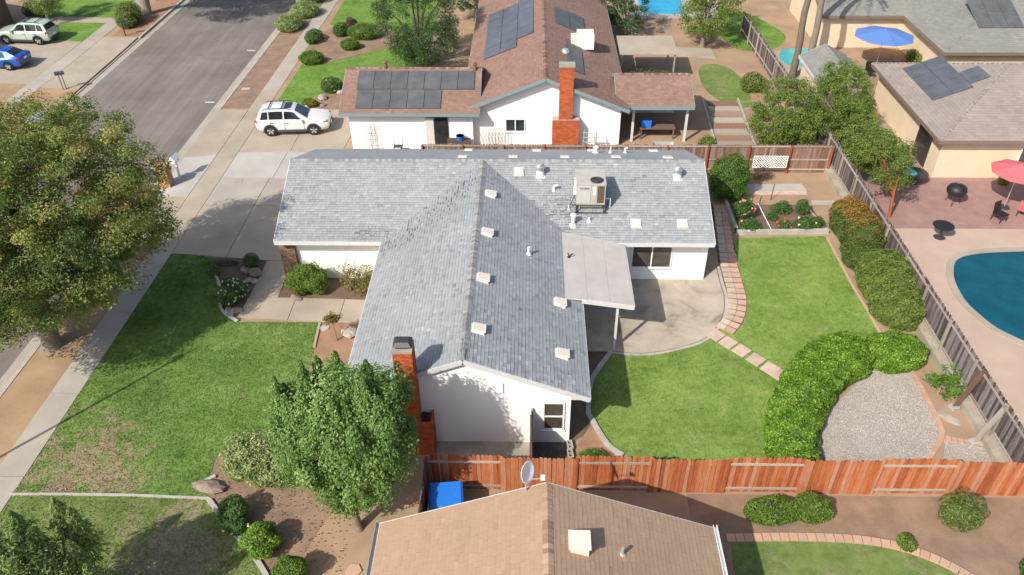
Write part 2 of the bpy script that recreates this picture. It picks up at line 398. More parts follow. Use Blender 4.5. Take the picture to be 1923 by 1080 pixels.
LEAF = {
 'pistache': [(0, (0.052, 0.090, 0.028)), (.3, (0.103, 0.167, 0.046)), (.55, (0.201, 0.259, 0.071)), (.8, (0.356, 0.368, 0.109)), (.93, (0.517, 0.402, 0.138)), (1, (0.575, 0.276, 0.127))],
 'pear': [(0, (0.064, 0.141, 0.033)), (.4, (0.160, 0.288, 0.077)), (.75, (0.275, 0.422, 0.122)), (1, (0.461, 0.602, 0.218))],
 'spire': [(0, (0.135, 0.203, 0.061)), (.5, (0.284, 0.371, 0.128)), (1, (0.486, 0.567, 0.257))],
 'evergreen': [(0, (0.028, 0.063, 0.025)), (.5, (0.063, 0.121, 0.046)), (1, (0.138, 0.218, 0.092))],
 'box': [(0, (.06, .12, .015)), (.5, (.12, .21, .025)), (1, (.21, .33, .05))],
 'hedge': [(0, (.05, .13, .012)), (.45, (.14, .275, .025)), (.8, (.25, .42, .045)), (1, (.42, .58, .12))],
 'juniper': [(0, (0.066, 0.116, 0.022)), (.5, (0.182, 0.253, 0.050)), (1, (0.330, 0.407, 0.099))],
 'photinia': [(0, (0.052, 0.103, 0.023)), (.4, (0.098, 0.161, 0.034)), (.62, (0.196, 0.196, 0.046)), (.75, (0.345, 0.172, 0.034)), (1, (0.575, 0.218, 0.046))],
 'citrus': [(0, (.03, .10, .012)), (.5, (.075, .20, .02)), (1, (.2, .36, .045))],
 'variegated': [(0, (0.084, 0.132, 0.036)), (.35, (0.204, 0.294, 0.084)), (.7, (0.432, 0.492, 0.228)), (1, (0.672, 0.672, 0.408))],
 'gold': [(0, (.09, .11, .015)), (.5, (.2, .22, .025)), (1, (.38, .36, .05))],
 'sparse': [(0, (.1, .09, .03)), (.4, (.2, .18, .05)), (.75, (.33, .24, .09)), (1, (.4, .2, .1))],
 'rose': [(0, (.03, .085, .022)), (.5, (.075, .165, .036)), (1, (.15, .28, .06))],
 'dead': [(0, (.07, .05, .04)), (.6, (.13, .09, .07)), (1, (.22, .16, .11))],
 'lily': [(0, (.05, .14, .015)), (.5, (.1, .27, .025)), (1, (.22, .42, .06))],
 'yucca': [(0, (.06, .1, .02)), (.5, (.12, .18, .04)), (1, (.22, .26, .08))],
}
for k_, st in LEAF.items(): M['leaf_'+k_] = leaf_mat('leaf_'+k_, st)
M['twigs'] = pmat('twigs', (.075, .065, .04), .3, 5, .3, 30, .95, .5, 20)
M['petal_white'] = leaf_mat('petal_white', [(0, (.7, .7, .66)), (1, (.85, .85, .82))], .2)
M['petal_pink'] = leaf_mat('petal_pink', [(0, (.6, .12, .25)), (.5, (.75, .3, .38)), (1, (.82, .55, .5))], .2)
M['petal_red'] = leaf_mat('petal_red', [(0, (.6, .06, .03)), (1, (.75, .16, .07))], .2)
M['petal_yellow'] = leaf_mat('petal_yellow', [(0, (.7, .6, .2)), (1, (.85, .8, .45))], .2)

# ------------------------------------------------------------------ vegetation builders
def unit(n):
    d = NR.normal(size=(n, 3)); return d/np.linalg.norm(d, axis=1, keepdims=True)

def blob_points(ells, n, depth=.15, flat_bottom=True):
    """points spread over the skin (and a little below it) of a union of ellipsoids (cx,cy,cz,rx,ry,rz)"""
    E_ = np.array(ells, float); ar = (E_[:, 3]*E_[:, 4]+E_[:, 4]*E_[:, 5]+E_[:, 3]*E_[:, 5]); ar /= ar.sum()
    P_, D_ = [], []; got = 0
    while got < n:
        k = int((n-got)*1.8)+32
        i = NR.choice(len(E_), k, p=ar); d = unit(k)
        r = 1-depth*NR.random(k)**1.5
        p = E_[i, :3]+E_[i, 3:]*d*r[:, None]
        keep = p[:, 2] > .02
        for j in range(len(E_)):
            q = (p-E_[j, :3])/E_[j, 3:]
            keep &= ~((i != j) & ((q*q).sum(1) < .86*(1-depth)**2))
        nn = d/E_[i, 3:]; nn /= np.linalg.norm(nn, axis=1, keepdims=True)
        P_.append(p[keep]); D_.append(nn[keep]); got += keep.sum()
    return np.concatenate(P_)[:n], np.concatenate(D_)[:n]

def leaf_quads(p, nrm, L, W, fold=.12, jit=.3, tdir=None, spread=1.):
    n = len(p)
    nn = nrm+unit(n)*spread; nn /= np.linalg.norm(nn, axis=1, keepdims=True)
    t = unit(n) if tdir is None else tdir+unit(n)*.45
    t -= nn*(t*nn).sum(1, keepdims=True); t /= np.linalg.norm(t, axis=1, keepdims=True)+1e-9
    b = np.cross(nn, t)
    Ls = (L*(1+jit*(NR.random(n)*2-1)))[:, None]; Ws = (W*(1+jit*(NR.random(n)*2-1)))[:, None]
    V = np.stack([p-t*Ls/2, p+b*Ws/2+nn*fold*Ls, p+t*Ls/2, p-b*Ws/2+nn*fold*Ls], 1)
    Q = np.arange(n*4).reshape(n, 4)
    return V.reshape(-1, 3), Q

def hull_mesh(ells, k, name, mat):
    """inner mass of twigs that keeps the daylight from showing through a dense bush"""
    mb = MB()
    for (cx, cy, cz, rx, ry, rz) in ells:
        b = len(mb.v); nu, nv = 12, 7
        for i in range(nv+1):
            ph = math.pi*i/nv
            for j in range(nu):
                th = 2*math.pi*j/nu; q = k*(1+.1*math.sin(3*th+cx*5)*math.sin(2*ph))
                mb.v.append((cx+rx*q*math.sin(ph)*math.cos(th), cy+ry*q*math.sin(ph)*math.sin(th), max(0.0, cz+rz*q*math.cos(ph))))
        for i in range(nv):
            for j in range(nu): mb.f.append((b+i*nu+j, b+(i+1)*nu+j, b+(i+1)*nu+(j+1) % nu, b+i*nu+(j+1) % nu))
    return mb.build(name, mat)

def bush(name, label, loc, ells, leaf, n, L=.09, W=.05, cat='shrub', depth=.22, hull=.8, group=None, lift=.5, flowers=None, zoff=0., stems=None, bias=None, lump=.22, spread=.9):
    """a shrub: foliage skin over an inner mass; ellipsoids are relative to loc"""
    root = thing(name, label, cat, (loc[0], loc[1], zoff), 0, group)
    p, d = blob_points(ells, n, depth)
    # lumpy outline: push the skin in and out by a slow random wave
    q = p*3.1+np.array([loc[0], loc[1], 0]); wv = np.sin(q[:, 0]*1.7+np.sin(q[:, 1]*1.3))*np.sin(q[:, 1]*1.9+q[:, 2]*2.1)
    p = p+d*(lump*.35*wv)[:, None]*np.minimum(1., np.abs(p[:, 2:3])+.3)
    p[:, 2] = np.maximum(p[:, 2], .01)
    up_ = np.array([0, 0, lift]); V, Q = leaf_quads(p, d+up_, L, W, spread=spread)
    t = np.clip(NR.normal(.46, .24, n)+.18*wv, 0, 1)
    if bias is not None: t = np.clip(t*bias[0]+bias[1](p+np.array([loc[0], loc[1], 0])), 0, 1)
    link('foliage', np_mesh('foliage', V, Q, M['leaf_'+leaf], t), root)
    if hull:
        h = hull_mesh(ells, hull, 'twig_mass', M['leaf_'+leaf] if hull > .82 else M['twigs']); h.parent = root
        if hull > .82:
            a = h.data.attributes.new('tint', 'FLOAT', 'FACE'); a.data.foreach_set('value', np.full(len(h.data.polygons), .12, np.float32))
    if stems:
        mb = MB()
        for i in range(stems):
            e = ells[i % len(ells)]; a = rnd.uniform(0, 6.28)
            mb.tube([(e[0]+rnd.uniform(-.08, .08), e[1]+rnd.uniform(-.08, .08), 0), (e[0]+.35*e[3]*math.cos(a), e[1]+.35*e[4]*math.sin(a), e[2]*.7), (e[0]+.7*e[3]*math.cos(a), e[1]+.7*e[4]*math.sin(a), e[2]+.3*e[5])], [.025, .018, .008], 5)
        mb.build('stem', M['bark'], root)
    if flowers:
        mat, cnt, size = flowers; ells2 = [(e[0], e[1], e[2], e[3]*1.05, e[4]*1.05, e[5]*1.05) for e in ells]
        fp, fd = blob_points(ells2, cnt*3, .05); fp = fp[fp[:, 2] > ells[0][2]*.5][:cnt]; fd = fd[:len(fp)]
        for i in range(len(fp)):
            c = np.repeat(fp[i:i+1], 9, 0)+unit(9)*size*.3; V, Q = leaf_quads(c, unit(9)+np.array([0, 0, .6]), size, size*.8)
            link('flower', np_mesh('flower', V, Q, M[mat], NR.random(9)), root)
    return root

def tree(name, label, loc, trunk, ells, leaf, clumps, n, rc, L, W, limbs=14, cat='tree', zs=.75, up_bias=.5, group=None, droop=None, colour=None, depth=.75, bark='bark', zoff=0., spread=1.0):
    """tapered trunk with limbs that reach into the crown; the crown is many leaf clumps with gaps between them"""
    root = thing(name, label, cat, (loc[0], loc[1], zoff), 0, group)
    c, d = blob_points(ells, clumps, depth)
    k = np.maximum(1, NR.poisson(n/clumps, clumps)); ci = np.repeat(np.arange(clumps), k); N_ = len(ci)
    rr = rc*NR.uniform(.6, 1.35, clumps)
    u = unit(N_)*(NR.random(N_)**.45)[:, None]; u[:, 2] *= zs
    p = c[ci]+u*rr[ci][:, None]
    nrm = u/np.linalg.norm(u, axis=1, keepdims=True)*.7+d[ci]*.4+np.array([0, 0, up_bias])
    td = None if droop is None else np.tile(np.array([0, 0, -droop]), (N_, 1))
    V, Q = leaf_quads(p, nrm, L, W, tdir=td, spread=spread)
    ct = NR.normal(.42, .16, clumps)
    if colour is not None: ct = ct+colour(c)
    t = np.clip(ct[ci]+NR.normal(0, .13, N_), 0, 1)
    crown = link('crown', np_mesh('crown', V, Q, M['leaf_'+leaf], t), root)
    mb = MB(); r0, h0, lean = trunk
    top = Vector((lean[0], lean[1], h0))
    mb.tube([(0, 0, -.05), (0, 0, .12), (lean[0]*.3, lean[1]*.3, h0*.35), (lean[0]*.7, lean[1]*.7, h0*.75), tuple(top)], [r0*1.6, r0*1.12, r0, r0*.85, r0*.7], 10)
    order = NR.permutation(clumps)[:limbs]
    for i in order:
        e = Vector(c[i]); st = top.lerp(Vector((0, 0, h0*.6)), rnd.random()*.5); mid = st.lerp(e, .5)+Vector((0, 0, .12*(e-st).length))
        mb.tube([st, mid, e], [r0*rnd.uniform(.3, .5), r0*.2, r0*.06], 5)
    mb.build('trunk', M[bark], root, 50)
    return root

def scatter_grass(name, poly, dens, mat, parent, h=.05, z=.02, skip=None):
    xs = [p[0] for p in poly]; ys = [p[1] for p in poly]
    n = int((max(xs)-min(xs))*(max(ys)-min(ys))*dens)
    X = NR.uniform(min(xs), max(xs), n); Y = NR.uniform(min(ys), max(ys), n)
    k = in_poly_np(X, Y, poly)
    if skip is not None: k &= ~skip(X, Y)
    X, Y = X[k], Y[k]; n = len(X); a = NR.uniform(0, 6.28, n); hh = h*NR.uniform(.5, 1.4, n); wd = .014
    ln = NR.uniform(-.7, .7, (n, 2))*hh[:, None]
    V = np.stack([np.stack([X-np.cos(a)*wd, Y-np.sin(a)*wd, np.full(n, z)], 1), np.stack([X+np.cos(a)*wd, Y+np.sin(a)*wd, np.full(n, z)], 1), np.stack([X+ln[:, 0], Y+ln[:, 1], z+hh], 1)], 1)
    o = link(name, np_mesh(name, V, np.arange(n*3).reshape(n, 3), mat), parent); o['kind'] = 'stuff'
    return o

def stones(name, poly, dens, mat, parent, size=.03, z=.01):
    xs = [p[0] for p in poly]; ys = [p[1] for p in poly]
    n = int((max(xs)-min(xs))*(max(ys)-min(ys))*dens)
    X = NR.uniform(min(xs), max(xs), n); Y = NR.uniform(min(ys), max(ys), n); k = in_poly_np(X, Y, poly); X, Y = X[k], Y[k]; n = len(X)
    base = np.array([(1, 0, 0), (0, 1, 0), (-1, 0, 0), (0, -1, 0), (0, 0, .8)]); fc = np.array([(0, 1, 4), (1, 2, 4), (2, 3, 4), (3, 0, 4)])
    a = NR.uniform(0, 6.28, n); s = size*NR.uniform(.5, 1.5, n); ca, sa = np.cos(a), np.sin(a)
    B = base[None]*(s[:, None, None]*NR.uniform(.6, 1.3, (n, 5, 1)))
    V = np.stack([B[..., 0]*ca[:, None]-B[..., 1]*sa[:, None]+X[:, None], B[..., 0]*sa[:, None]+B[..., 1]*ca[:, None]+Y[:, None], B[..., 2]+z], -1)
    F = (fc[None]+np.arange(n)[:, None, None]*5).reshape(-1, 3)
    o = link(name, np_mesh(name, V, F, mat, np.repeat(NR.random(n), 4)), parent); o['kind'] = 'stuff'
    return o

def boulder(name, label, loc, size, mat, seed, cat='rock', group=None, z=0.):
    r = random.Random(seed); mb = MB(); nu, nv = 9, 6; b = 0
    for i in range(nv+1):
        ph = math.pi*i/nv
        for j in range(nu):
            th = 2*math.pi*j/nu; q = r.uniform(.82, 1.12)
            mb.v.append((size[0]*q*math.sin(ph)*math.cos(th), size[1]*q*math.sin(ph)*math.sin(th), size[2]*(.45+.55*q*math.cos(ph))))
    for i in range(nv):
        for j in range(nu): mb.f.append((i*nu+j, (i+1)*nu+j, (i+1)*nu+(j+1) % nu, i*nu+(j+1) % nu))
    o = mb.build(name, M[mat]); o.location = (loc[0], loc[1], z); o.rotation_euler = (0, 0, r.uniform(0, 3))
    return tag(o, label, cat, group)

# ------------------------------------------------------------------ the setting
def struct(o): o['kind'] = 'structure'; return o
def sheet(name, poly, z0, z1, mat, parent=None):
    o = MB().prism(poly, z0, z1).build(name, M[mat], parent)
    return struct(o) if parent is None else o
K = .0175
def sx(x20, y): return x20+K*(y-20)
def band(xa, xb, y0, y1): return [(sx(xa, y0), y0), (sx(xb, y0), y0), (sx(xb, y1), y1), (sx(xa, y1), y1)]

sheet('ground', [(-300, -200), (300, -200), (300, 400), (-300, 400)], -.4, -.2, 'soil')
road = sheet('road', band(-31.95, -22.1, -30, 140), -.25, -.13, 'asphalt')
for yy in (29.6, 41.5, 50.8, 60.4):     # white measuring ticks painted at the gutter
    MB().prism(band(-23.0, -22.35, yy, yy+.1), -.13, -.126).build('paint_tick', M['white'], road)
MB().prism(band(-25.9, -25.3, 40.9, 41.0), -.13, -.126).build('paint_tick', M['white'], road)
sheet('near_gutter', band(-22.1, -21.55, -30, 140), -.25, -.122, 'concrete')
sheet('far_gutter', band(-32.5, -31.95, -30, 140), -.25, -.122, 'concrete')
# kerbs, lowered where the driveways cross
nk = struct(MB().prism(band(-21.55, -21.38, -30, 34.2), -.25, .03).build('near_kerb', M['curb']))
MB().prism(band(-21.55, -21.38, 34.2, 49.3), -.25, -.06).build('lowered_kerb', M['concrete_tan'], nk)
MB().prism(band(-21.55, -21.38, 49.3, 140), -.25, .03).build('kerb_run', M['curb'], nk)
fk = struct(MB().prism(band(-32.68, -32.5, -30, 49.5), -.25, .03).build('far_kerb', M['curb']))
MB().prism(band(-32.68, -32.5, 49.5, 63), -.25, -.07).build('lowered_kerb', M['concrete_tan'], fk)
MB().prism(band(-32.68, -32.5, 63, 140), -.25, .03).build('kerb_run', M['curb'], fk)
sheet('near_terrain', [(sx(-21.38, -30), -30), (150, -30), (150, 180), (sx(-21.38, 180), 180)], -.25, 0, 'soil')
sheet('far_terrain', [(-150, -30), (sx(-32.68, -30), -30), (sx(-32.68, 180), 180), (-150, 180)], -.25, 0, 'soil')
# planting strip between kerb and pavement
sheet('parkway_strip', band(-21.37, -19.47, -30, 33.0), -.02, .006, 'dry_strip')
sheet('parkway_strip_north', band(-21.37, -19.47, 49.6, 63.2), -.02, .006, 'strip_brown')
walk = struct(MB().prism(band(-19.47, -18.28, -30, 2), -.05, .025).build('sidewalk', M['concrete']))
js = [2, 6.2, 10.2, 14.3, 18.35, 22.6, 27.8, 32.6, 37.6, 42.6, 47.6, 52.6, 57.6, 62.6, 67.6, 72.6, 77.6, 90]
for a_, b_ in zip(js[:-1], js[1:]):
    MB().prism(band(-19.46, -18.29, a_+.012, b_-.012), -.05, .025+rnd.uniform(-.004, .004)).build('slab', M['concrete_tan'] if 32 < a_ < 48 else M['concrete'], walk)
MB().prism(band(-19.45, -18.30, 2, 90), -.05, .008).build('joint_bed', M['mulch'], walk)
# driveways: ours (pale slabs) and the north neighbour's (tan), separated by open joints
drive = struct(MB().prism([(-20.6, 33.1), (-17.9, 32.6), (-11.6, 32.0), (-11.6, 49.2), (-20.6, 49.2)], -.05, .006).build('driveway', M['mulch']))
def slab(poly, mat, z=.025): return MB().prism(poly, -.05, z+rnd.uniform(-.003, .003)).build('slab', M[mat], drive)
slab([(sx(-21.36, 38), 38.0), (sx(-19.49, 38), 38.0), (sx(-19.49, 43), 43.0), (sx(-21.36, 42.6), 42.6)], 'concrete_pale')
slab([(sx(-21.36, 33), 33.0), (sx(-19.49, 33), 33.0), (sx(-19.49, 38), 37.97), (sx(-21.36, 38), 37.97)], 'concrete_tan')
slab([(sx(-21.36, 42.63), 42.63), (sx(-19.49, 43), 43.03), (sx(-19.49, 49), 49.3), (sx(-21.36, 49.3), 49.3)], 'concrete_tan')
slab([(sx(-18.26, 40), 40.15), (-14.93, 40.15), (-14.85, 43.4), (sx(-18.26, 43), 43.3)], 'concrete_pale')
slab([(-14.9, 40.15), (-11.6, 40.15), (-11.6, 43.4), (-14.82, 43.4)], 'concrete_pale')
slab([(sx(-18.26, 37), 37.2), (-15.2, 37.15), (-15.1, 40.12), (sx(-18.26, 40), 40.12)], 'concrete')
slab([(-15.17, 37.15), (-11.6, 37.15), (-11.6, 40.12), (-15.07, 40.12)], 'concrete')
slab([(sx(-18.26, 32), 32.5), (-15.2, 32.2), (-15.17, 37.12), (sx(-18.26, 37), 37.17)], 'concrete_tan')
slab([(-15.17, 32.2), (-13.05, 31.95), (-11.6, 31.95), (-11.6, 37.12), (-15.14, 37.12)], 'concrete_tan')
slab([(sx(-18.26, 43), 43.34), (-14.7, 43.44), (-14.7, 49.3), (sx(-18.26, 49), 49.3)], 'concrete_tan')
slab([(-14.67, 43.44), (-11.5, 43.44), (-11.1, 49.3), (-14.67, 49.3)], 'concrete_tan')
# entrance walk
ew = struct(MB().prism([(-13.03, 31.92), (-11.75, 31.92), (-11.75, 28.95), (-6.2, 28.75), (-6.2, 27.05), (-13.2, 27.55)], -.05, .008).build('entrance_walk', M['mulch']))
for poly in ([(-13.0, 31.9), (-11.75, 31.9), (-11.75, 28.97), (-13.1, 28.97)], [(-13.12, 28.94), (-10.9, 28.94), (-10.9, 27.35), (-13.2, 27.5)], [(-10.87, 28.94), (-8.6, 28.86), (-8.6, 27.2), (-10.87, 27.35)], [(-8.57, 28.86), (-6.2, 28.75), (-6.2, 27.05), (-8.57, 27.2)]):
    MB().prism(poly, -.05, .027).build('slab', M['concrete_tan'], ew)

# front lawn and the lower lawn of the south neighbour
lawnF = [(sx(-18.26, 18.0), 18.0), (sx(-18.26, 32.4), 32.45)]+[(-16.31, 32.34)]+smooth_path([(-15.72, 30.95), (-15.08, 30.44), (-14.53, 29.10), (-14.03, 27.92), (-13.10, 27.17)], .3)+[(-9.38, 27.18), (-9.29, 25.43)]+smooth_path([(-9.25, 25.36), (-9.23, 23.46), (-9.49, 21.66), (-10.61, 20.40), (-11.55, 19.59), (-11.55, 18.71), (-11.64, 18.23), (-11.60, 17.82)], .4)+[(-11.29, 17.57), (-14.98, 17.63), (-18.40, 17.63)]
lf = sheet('front_lawn', lawnF, -.02, .02, 'grass_front')
scatter_grass('grass', lawnF, 520, M['grass_front'], lf)
lawnS = [(sx(-18.26, 2), 2), (sx(-18.26, 18.05), 18.05)]+[(-11.28, 17.41)]+smooth_path([(-11.07, 17.23), (-10.53, 16.71), (-9.66, 15.91), (-8.66, 14.87), (-8.02, 13.96)], .3)+[(-8.2, 8), (-8.2, 2)]
ls = sheet('south_front_lawn', lawnS, -.02, .018, 'grass_south')
scatter_grass('grass', [p for p in lawnS if True], 330, M['grass_south'], ls, skip=lambda X, Y: Y < 11)
# back lawn
lawnB = [(10.64, 34.12), (15.24, 34.36), (15.23, 32.88), (15.24, 30.88), (15.34, 29.15), (15.43, 27.69), (15.45, 26.24)]+[(14.2, 24.5), (11.0, 21.5), (10.4, 18.35), (3.2, 18.3)]+[(3.49, 19.65), (3.06, 20.06), (2.75, 20.71), (2.52, 21.34), (2.40, 21.68), (2.50, 23.09), (2.86, 24.02), (3.58, 25.31)]+smooth_path([(4.47, 25.15), (5.43, 25.23), (6.64, 25.59), (7.65, 26.08), (8.41, 26.94), (8.92, 27.91)], .3)+[(9.22, 28.96), (9.43, 31.47), (10.22, 31.83), (10.20, 32.60)]
lb = sheet('back_lawn', lawnB, -.02, .02, 'grass_back')
scatter_grass('grass', lawnB, 520, M['grass_back'], lb)
# patio with a pale rim
patE = smooth_path([(9.17, 31.60), (9.12, 30.39), (9.09, 29.16), (8.82, 27.99), (8.33, 27.01), (7.60, 26.18), (6.61, 25.69), (5.42, 25.33), (4.48, 25.25), (3.54, 25.38)], .2)
patio = sheet('patio', [(1.5, 25.4), (1.5, 30.6), (8.3, 30.6), (8.6, 31.0)]+patE, -.03, .03, 'patio')
struct(strip(MB(), offset_path(patE, .07), .13, -.03, .055).build('patio_rim', M['curb']))
struct(strip(MB(), offset_path(patE, -.03), .03, -.03, .034).build('patio_joint', M['soil_dark']))
MB().prism([(5.0, 29.85), (6.15, 29.85), (6.0, 30.54), (4.9, 30.54)], 0, .034).build('doorstep_slab', M['concrete'], patio)
struct(strip(MB(), smooth_path([(3.54, 25.34), (2.82, 24.09), (2.48, 23.15), (2.36, 21.68), (2.50, 21.34), (2.73, 20.71), (3.08, 20.01), (3.52, 19.63)], .25), .2, -.03, .1).build('lawn_kerb', M['curb']))
sheet('side_soil', [(1.5, 25.38), (3.45, 25.38), (2.75, 24.1), (2.42, 23.1), (2.33, 21.6), (2.6, 20.9), (1.5, 20.2)], -.02, .012, 'soil_dark')
sheet('side_slab', [(1.75, 19.9)]+[(2.48, 21.29), (2.74, 20.63), (3.15, 19.85)]+[(3.4, 18.3), (1.75, 18.3)], -.02, .02, 'soil_red')
sheet('side_yard', [(-3.4, 18.2), (.05, 18.2), (.05, 20.3), (-3.4, 20.3)], -.02, .008, 'concrete_old')
mb_ = sheet('mulch_patch', [(.2, 18.2), (1.5, 18.2), (1.5, 20.3), (.2, 20.3)], -.02, .012, 'mulch')
stones('mulch_chips', [(.2, 18.2), (1.5, 18.2), (1.5, 20.25), (.2, 20.25)], 500, M['mulch'], mb_, .03, .012)
# beds
sheet('entry_bed', smooth_path([(-16.24, 32.21), (-15.61, 30.95), (-14.95, 30.35), (-14.45, 29.10), (-13.97, 27.96), (-13.11, 27.21)], .3)+[(-13.03, 27.29), (-13.09, 32.01)], -.02, .012, 'soil_dark')
sheet('garage_bed', [(-11.72, 28.98), (-6.3, 28.8), (-6.3, 30.5), (-11.72, 30.5)], -.02, .01, 'soil_dark')
sheet('porch_bed', [(-9.36, 27.18), (-7.26, 27.28)]+[(-6.2, 22.5), (-7.6, 20.3), (-9.5, 21.5)]+[(-9.40, 23.24), (-9.28, 25.39)], -.02, .01, 'soil_red')
sheet('shrub_bed', smooth_path([(-9.25, 25.36), (-9.23, 23.46), (-9.49, 21.66), (-10.61, 20.40), (-11.55, 19.59), (-11.55, 18.71), (-11.64, 18.23)], .4)+[(-11.25, 17.46), (-10.53, 16.71), (-9.66, 15.91), (-8.66, 14.87), (-8.02, 13.96)]+[(-8.0, 13.5), (-7.0, 16.5), (-6.6, 19.0), (-6.9, 20.4), (-7.7, 22.4)], -.02, .008, 'strip_brown')
rims = struct(strip(MB(), smooth_path([(-15.72, 30.95), (-15.08, 30.44), (-14.53, 29.10), (-14.03, 27.92), (-13.10, 27.17)], .2), .12, -.02, .09).build('bed_rim', M['concrete_pale']))
struct(strip(MB(), [(-18.40, 17.56), (-16.49, 17.59), (-14.00, 17.58), (-11.22, 17.48)], .1, -.02, .05).build('lawn_divider', M['concrete_pale']))
struct(strip(MB(), smooth_path([(-11.22, 17.41), (-10.91, 17.08), (-10.51, 16.66), (-10.11, 16.32)], .2), .16, -.02, .1).build('bed_rim', M['concrete_pale']))
struct(strip(MB(), smooth_path([(-10.00, 16.11), (-9.61, 15.78), (-9.03, 15.22), (-8.41, 14.49), (-8.07, 13.96)], .2), .16, -.02, .1).build('bed_rim', M['concrete_pale']))
struct(strip(MB(), [(-11.77, 18.03), (-11.59, 18.25), (-11.32, 18.45)], .13, -.02, .1).build('bed_rim', M['concrete_pale']))
struct(strip(MB(), [(-9.37, 27.10), (-9.27, 25.46)], .1, -.02, .08).build('bed_rim', M['concrete_tan']))
# gravel court and its brick edging
gravel = [(10.45, 18.35), (11.1, 21.5), (12.7, 22.9), (14.2, 24.4)]+smooth_path([(15.82, 24.19), (15.85, 23.02), (15.81, 21.86), (15.72, 21.03), (15.33, 20.36), (14.76, 19.76)], .2)+[(14.6, 18.35)]
gv = sheet('gravel_court', gravel, -.02, .015, 'gravel_base')
stones('gravel', gravel, 700, M['stone_bits'], gv, .017, .015)
gravel2 = [(15.69, 20.65), (17.06, 20.25), (17.45, 19.65)]+[(17.3, 18.35), (14.8, 18.35)]
g2 = sheet('gravel_corner', gravel2, -.02, .013, 'gravel_base'); stones('gravel', gravel2, 700, M['stone_bits'], g2, .017, .013)
def brick_edging(name, path, wd=.2, ln=.22, h=.06, mat='brick_edge'):
    base = struct(strip(MB(), path, wd*.9, -.02, .02).build(name, M['soil']))
    acc = 0.; me = MB().box((0, 0, h/2), (ln-.02, wd, h)).build('brick', M[mat]); first = True
    for a, b in zip(path[:-1], path[1:]):
        a, b = Vector(a), Vector(b); L = (b-a).length; ang = math.atan2((b-a).y, (b-a).x)
        while acc < L:
            p = a.lerp(b, acc/L); acc += ln
            o = me if first else link('brick', me.data); first = False
            o.parent = base; o.location = (p.x, p.y, rnd.uniform(0, .012)); o.rotation_euler = (0, 0, ang+rnd.uniform(-.05, .05))
        acc -= L
brick_edging('gravel_edging', smooth_path([(15.84, 24.25), (15.87, 23.02), (15.83, 21.86), (15.76, 21.03), (15.37, 20.36), (14.76, 19.71)], .3))
brick_edging('corner_edging', smooth_path([(15.63, 20.71), (16.19, 20.53), (17.11, 20.36), (17.18, 20.00), (17.19, 19.59)], .3))
sheet('back_strip', [(15.3, 24.3), (16.0, 24.3), (15.95, 21), (17.0, 20.4), (17.0, 40.5), (10.2, 40.5), (10.2, 37.5), (15.5, 37.5), (15.5, 30), (15.6, 26.5)], -.02, .004, 'soil')
struct(strip(MB(), [(15.27, 34.21), (15.26, 32.19), (15.28, 30.04), (15.35, 28.44), (15.39, 26.74)], .12, -.02, .05, .015).build('bed_edging', M['brick_edge']))

# paver path: pairs of beige and pink squares along the wall, then single blush slabs over the lawn
pv = struct(MB().prism([(9.3, 31.9), (10.3, 31.9), (10.7, 37.4), (9.9, 37.4)], -.02, .012).build('paver_path', M['soil_dark']))
pm_b = MB().box((0, 0, .02), (1, 1, .04)).build('paver', M['paver_beige'], pv)
pm_p = MB().box((0, 0, .02), (1, 1, .04)).build('paver', M['paver_pink'], pv)
pm_s = MB().box((0, 0, .02), (1, 1, .04)).build('paver', M['paver_blush'], pv)
used = set()
def paver(src, c, d, ang):
    o = src if src.name not in used else link('paver', src.data, pv)
    used.add(src.name)
    o.location = (c[0], c[1], .02+rnd.uniform(0, .012)); o.scale = (d[0], d[1], 1); o.rotation_euler = (rnd.uniform(-.01, .01), rnd.uniform(-.01, .01), ang+rnd.uniform(-.02, .02))
cen = smooth_path([(9.78, 31.96), (9.76, 31.34), (9.73, 30.52), (9.69, 29.57), (9.58, 28.77), (9.36, 28.03), (9.04, 27.39), (8.59, 26.80)], .02)
arc = [0.]
for q0, q1 in zip(cen[:-1], cen[1:]): arc.append(arc[-1]+math.hypot(q1[0]-q0[0], q1[1]-q0[1]))
struct(strip(MB(), cen[::8], .9, -.02, .026).build('paver_bed', M['soil_dark']))
for i in range(13):
    k = min(range(len(arc)), key=lambda j: abs(arc[j]-(i+.5)*arc[-1]/13)); c0 = Vector(cen[k]); tg = (Vector(cen[min(k+4, len(cen)-1)])-Vector(cen[max(k-4, 0)])).normalized(); an = math.atan2(tg.y, tg.x)+math.pi/2
    dd = Vector((math.cos(an), math.sin(an))); pitch = arc[-1]/13-.095
    paver(pm_b, c0-dd*.21, (.40, pitch), an); paver(pm_p, c0+dd*.21, (.40, pitch), an)
for (x, y) in [(8.18, 26.47), (8.62, 25.99), (9.09, 25.48), (9.58, 24.92), (10.05, 24.37), (10.44, 23.90)]: paver(pm_s, (x, y), (.60, .64), math.radians(-48))
for i in range(13):
    y = 32.15+i*.415; xl = 9.42+.115*(y-32.2); wd = .78 if i > 1 else .86
    paver(pm_b, (xl+wd*.25, y), (wd*.47, .36), 0); paver(pm_p, (xl+wd*.75, y), (wd*.47, .37), 0)

# ------------------------------------------------------------------ roofing
def spans(poly, eave, dirv, d):
    """u-intervals of the polygon on the line at plan distance d from the eave"""
    ud = (dirv[1], -dirv[0]); us = []
    n = len(poly)
    P_ = [((p[0]-eave[0])*ud[0]+(p[1]-eave[1])*ud[1], (p[0]-eave[0])*dirv[0]+(p[1]-eave[1])*dirv[1]) for p in poly]
    for i in range(n):
        (ua, da), (ub, db) = P_[i], P_[(i+1) % n]
        if (da > d) != (db > d): us.append(ua+(ub-ua)*(d-da)/(db-da))
    us.sort(); return list(zip(us[::2], us[1::2]))

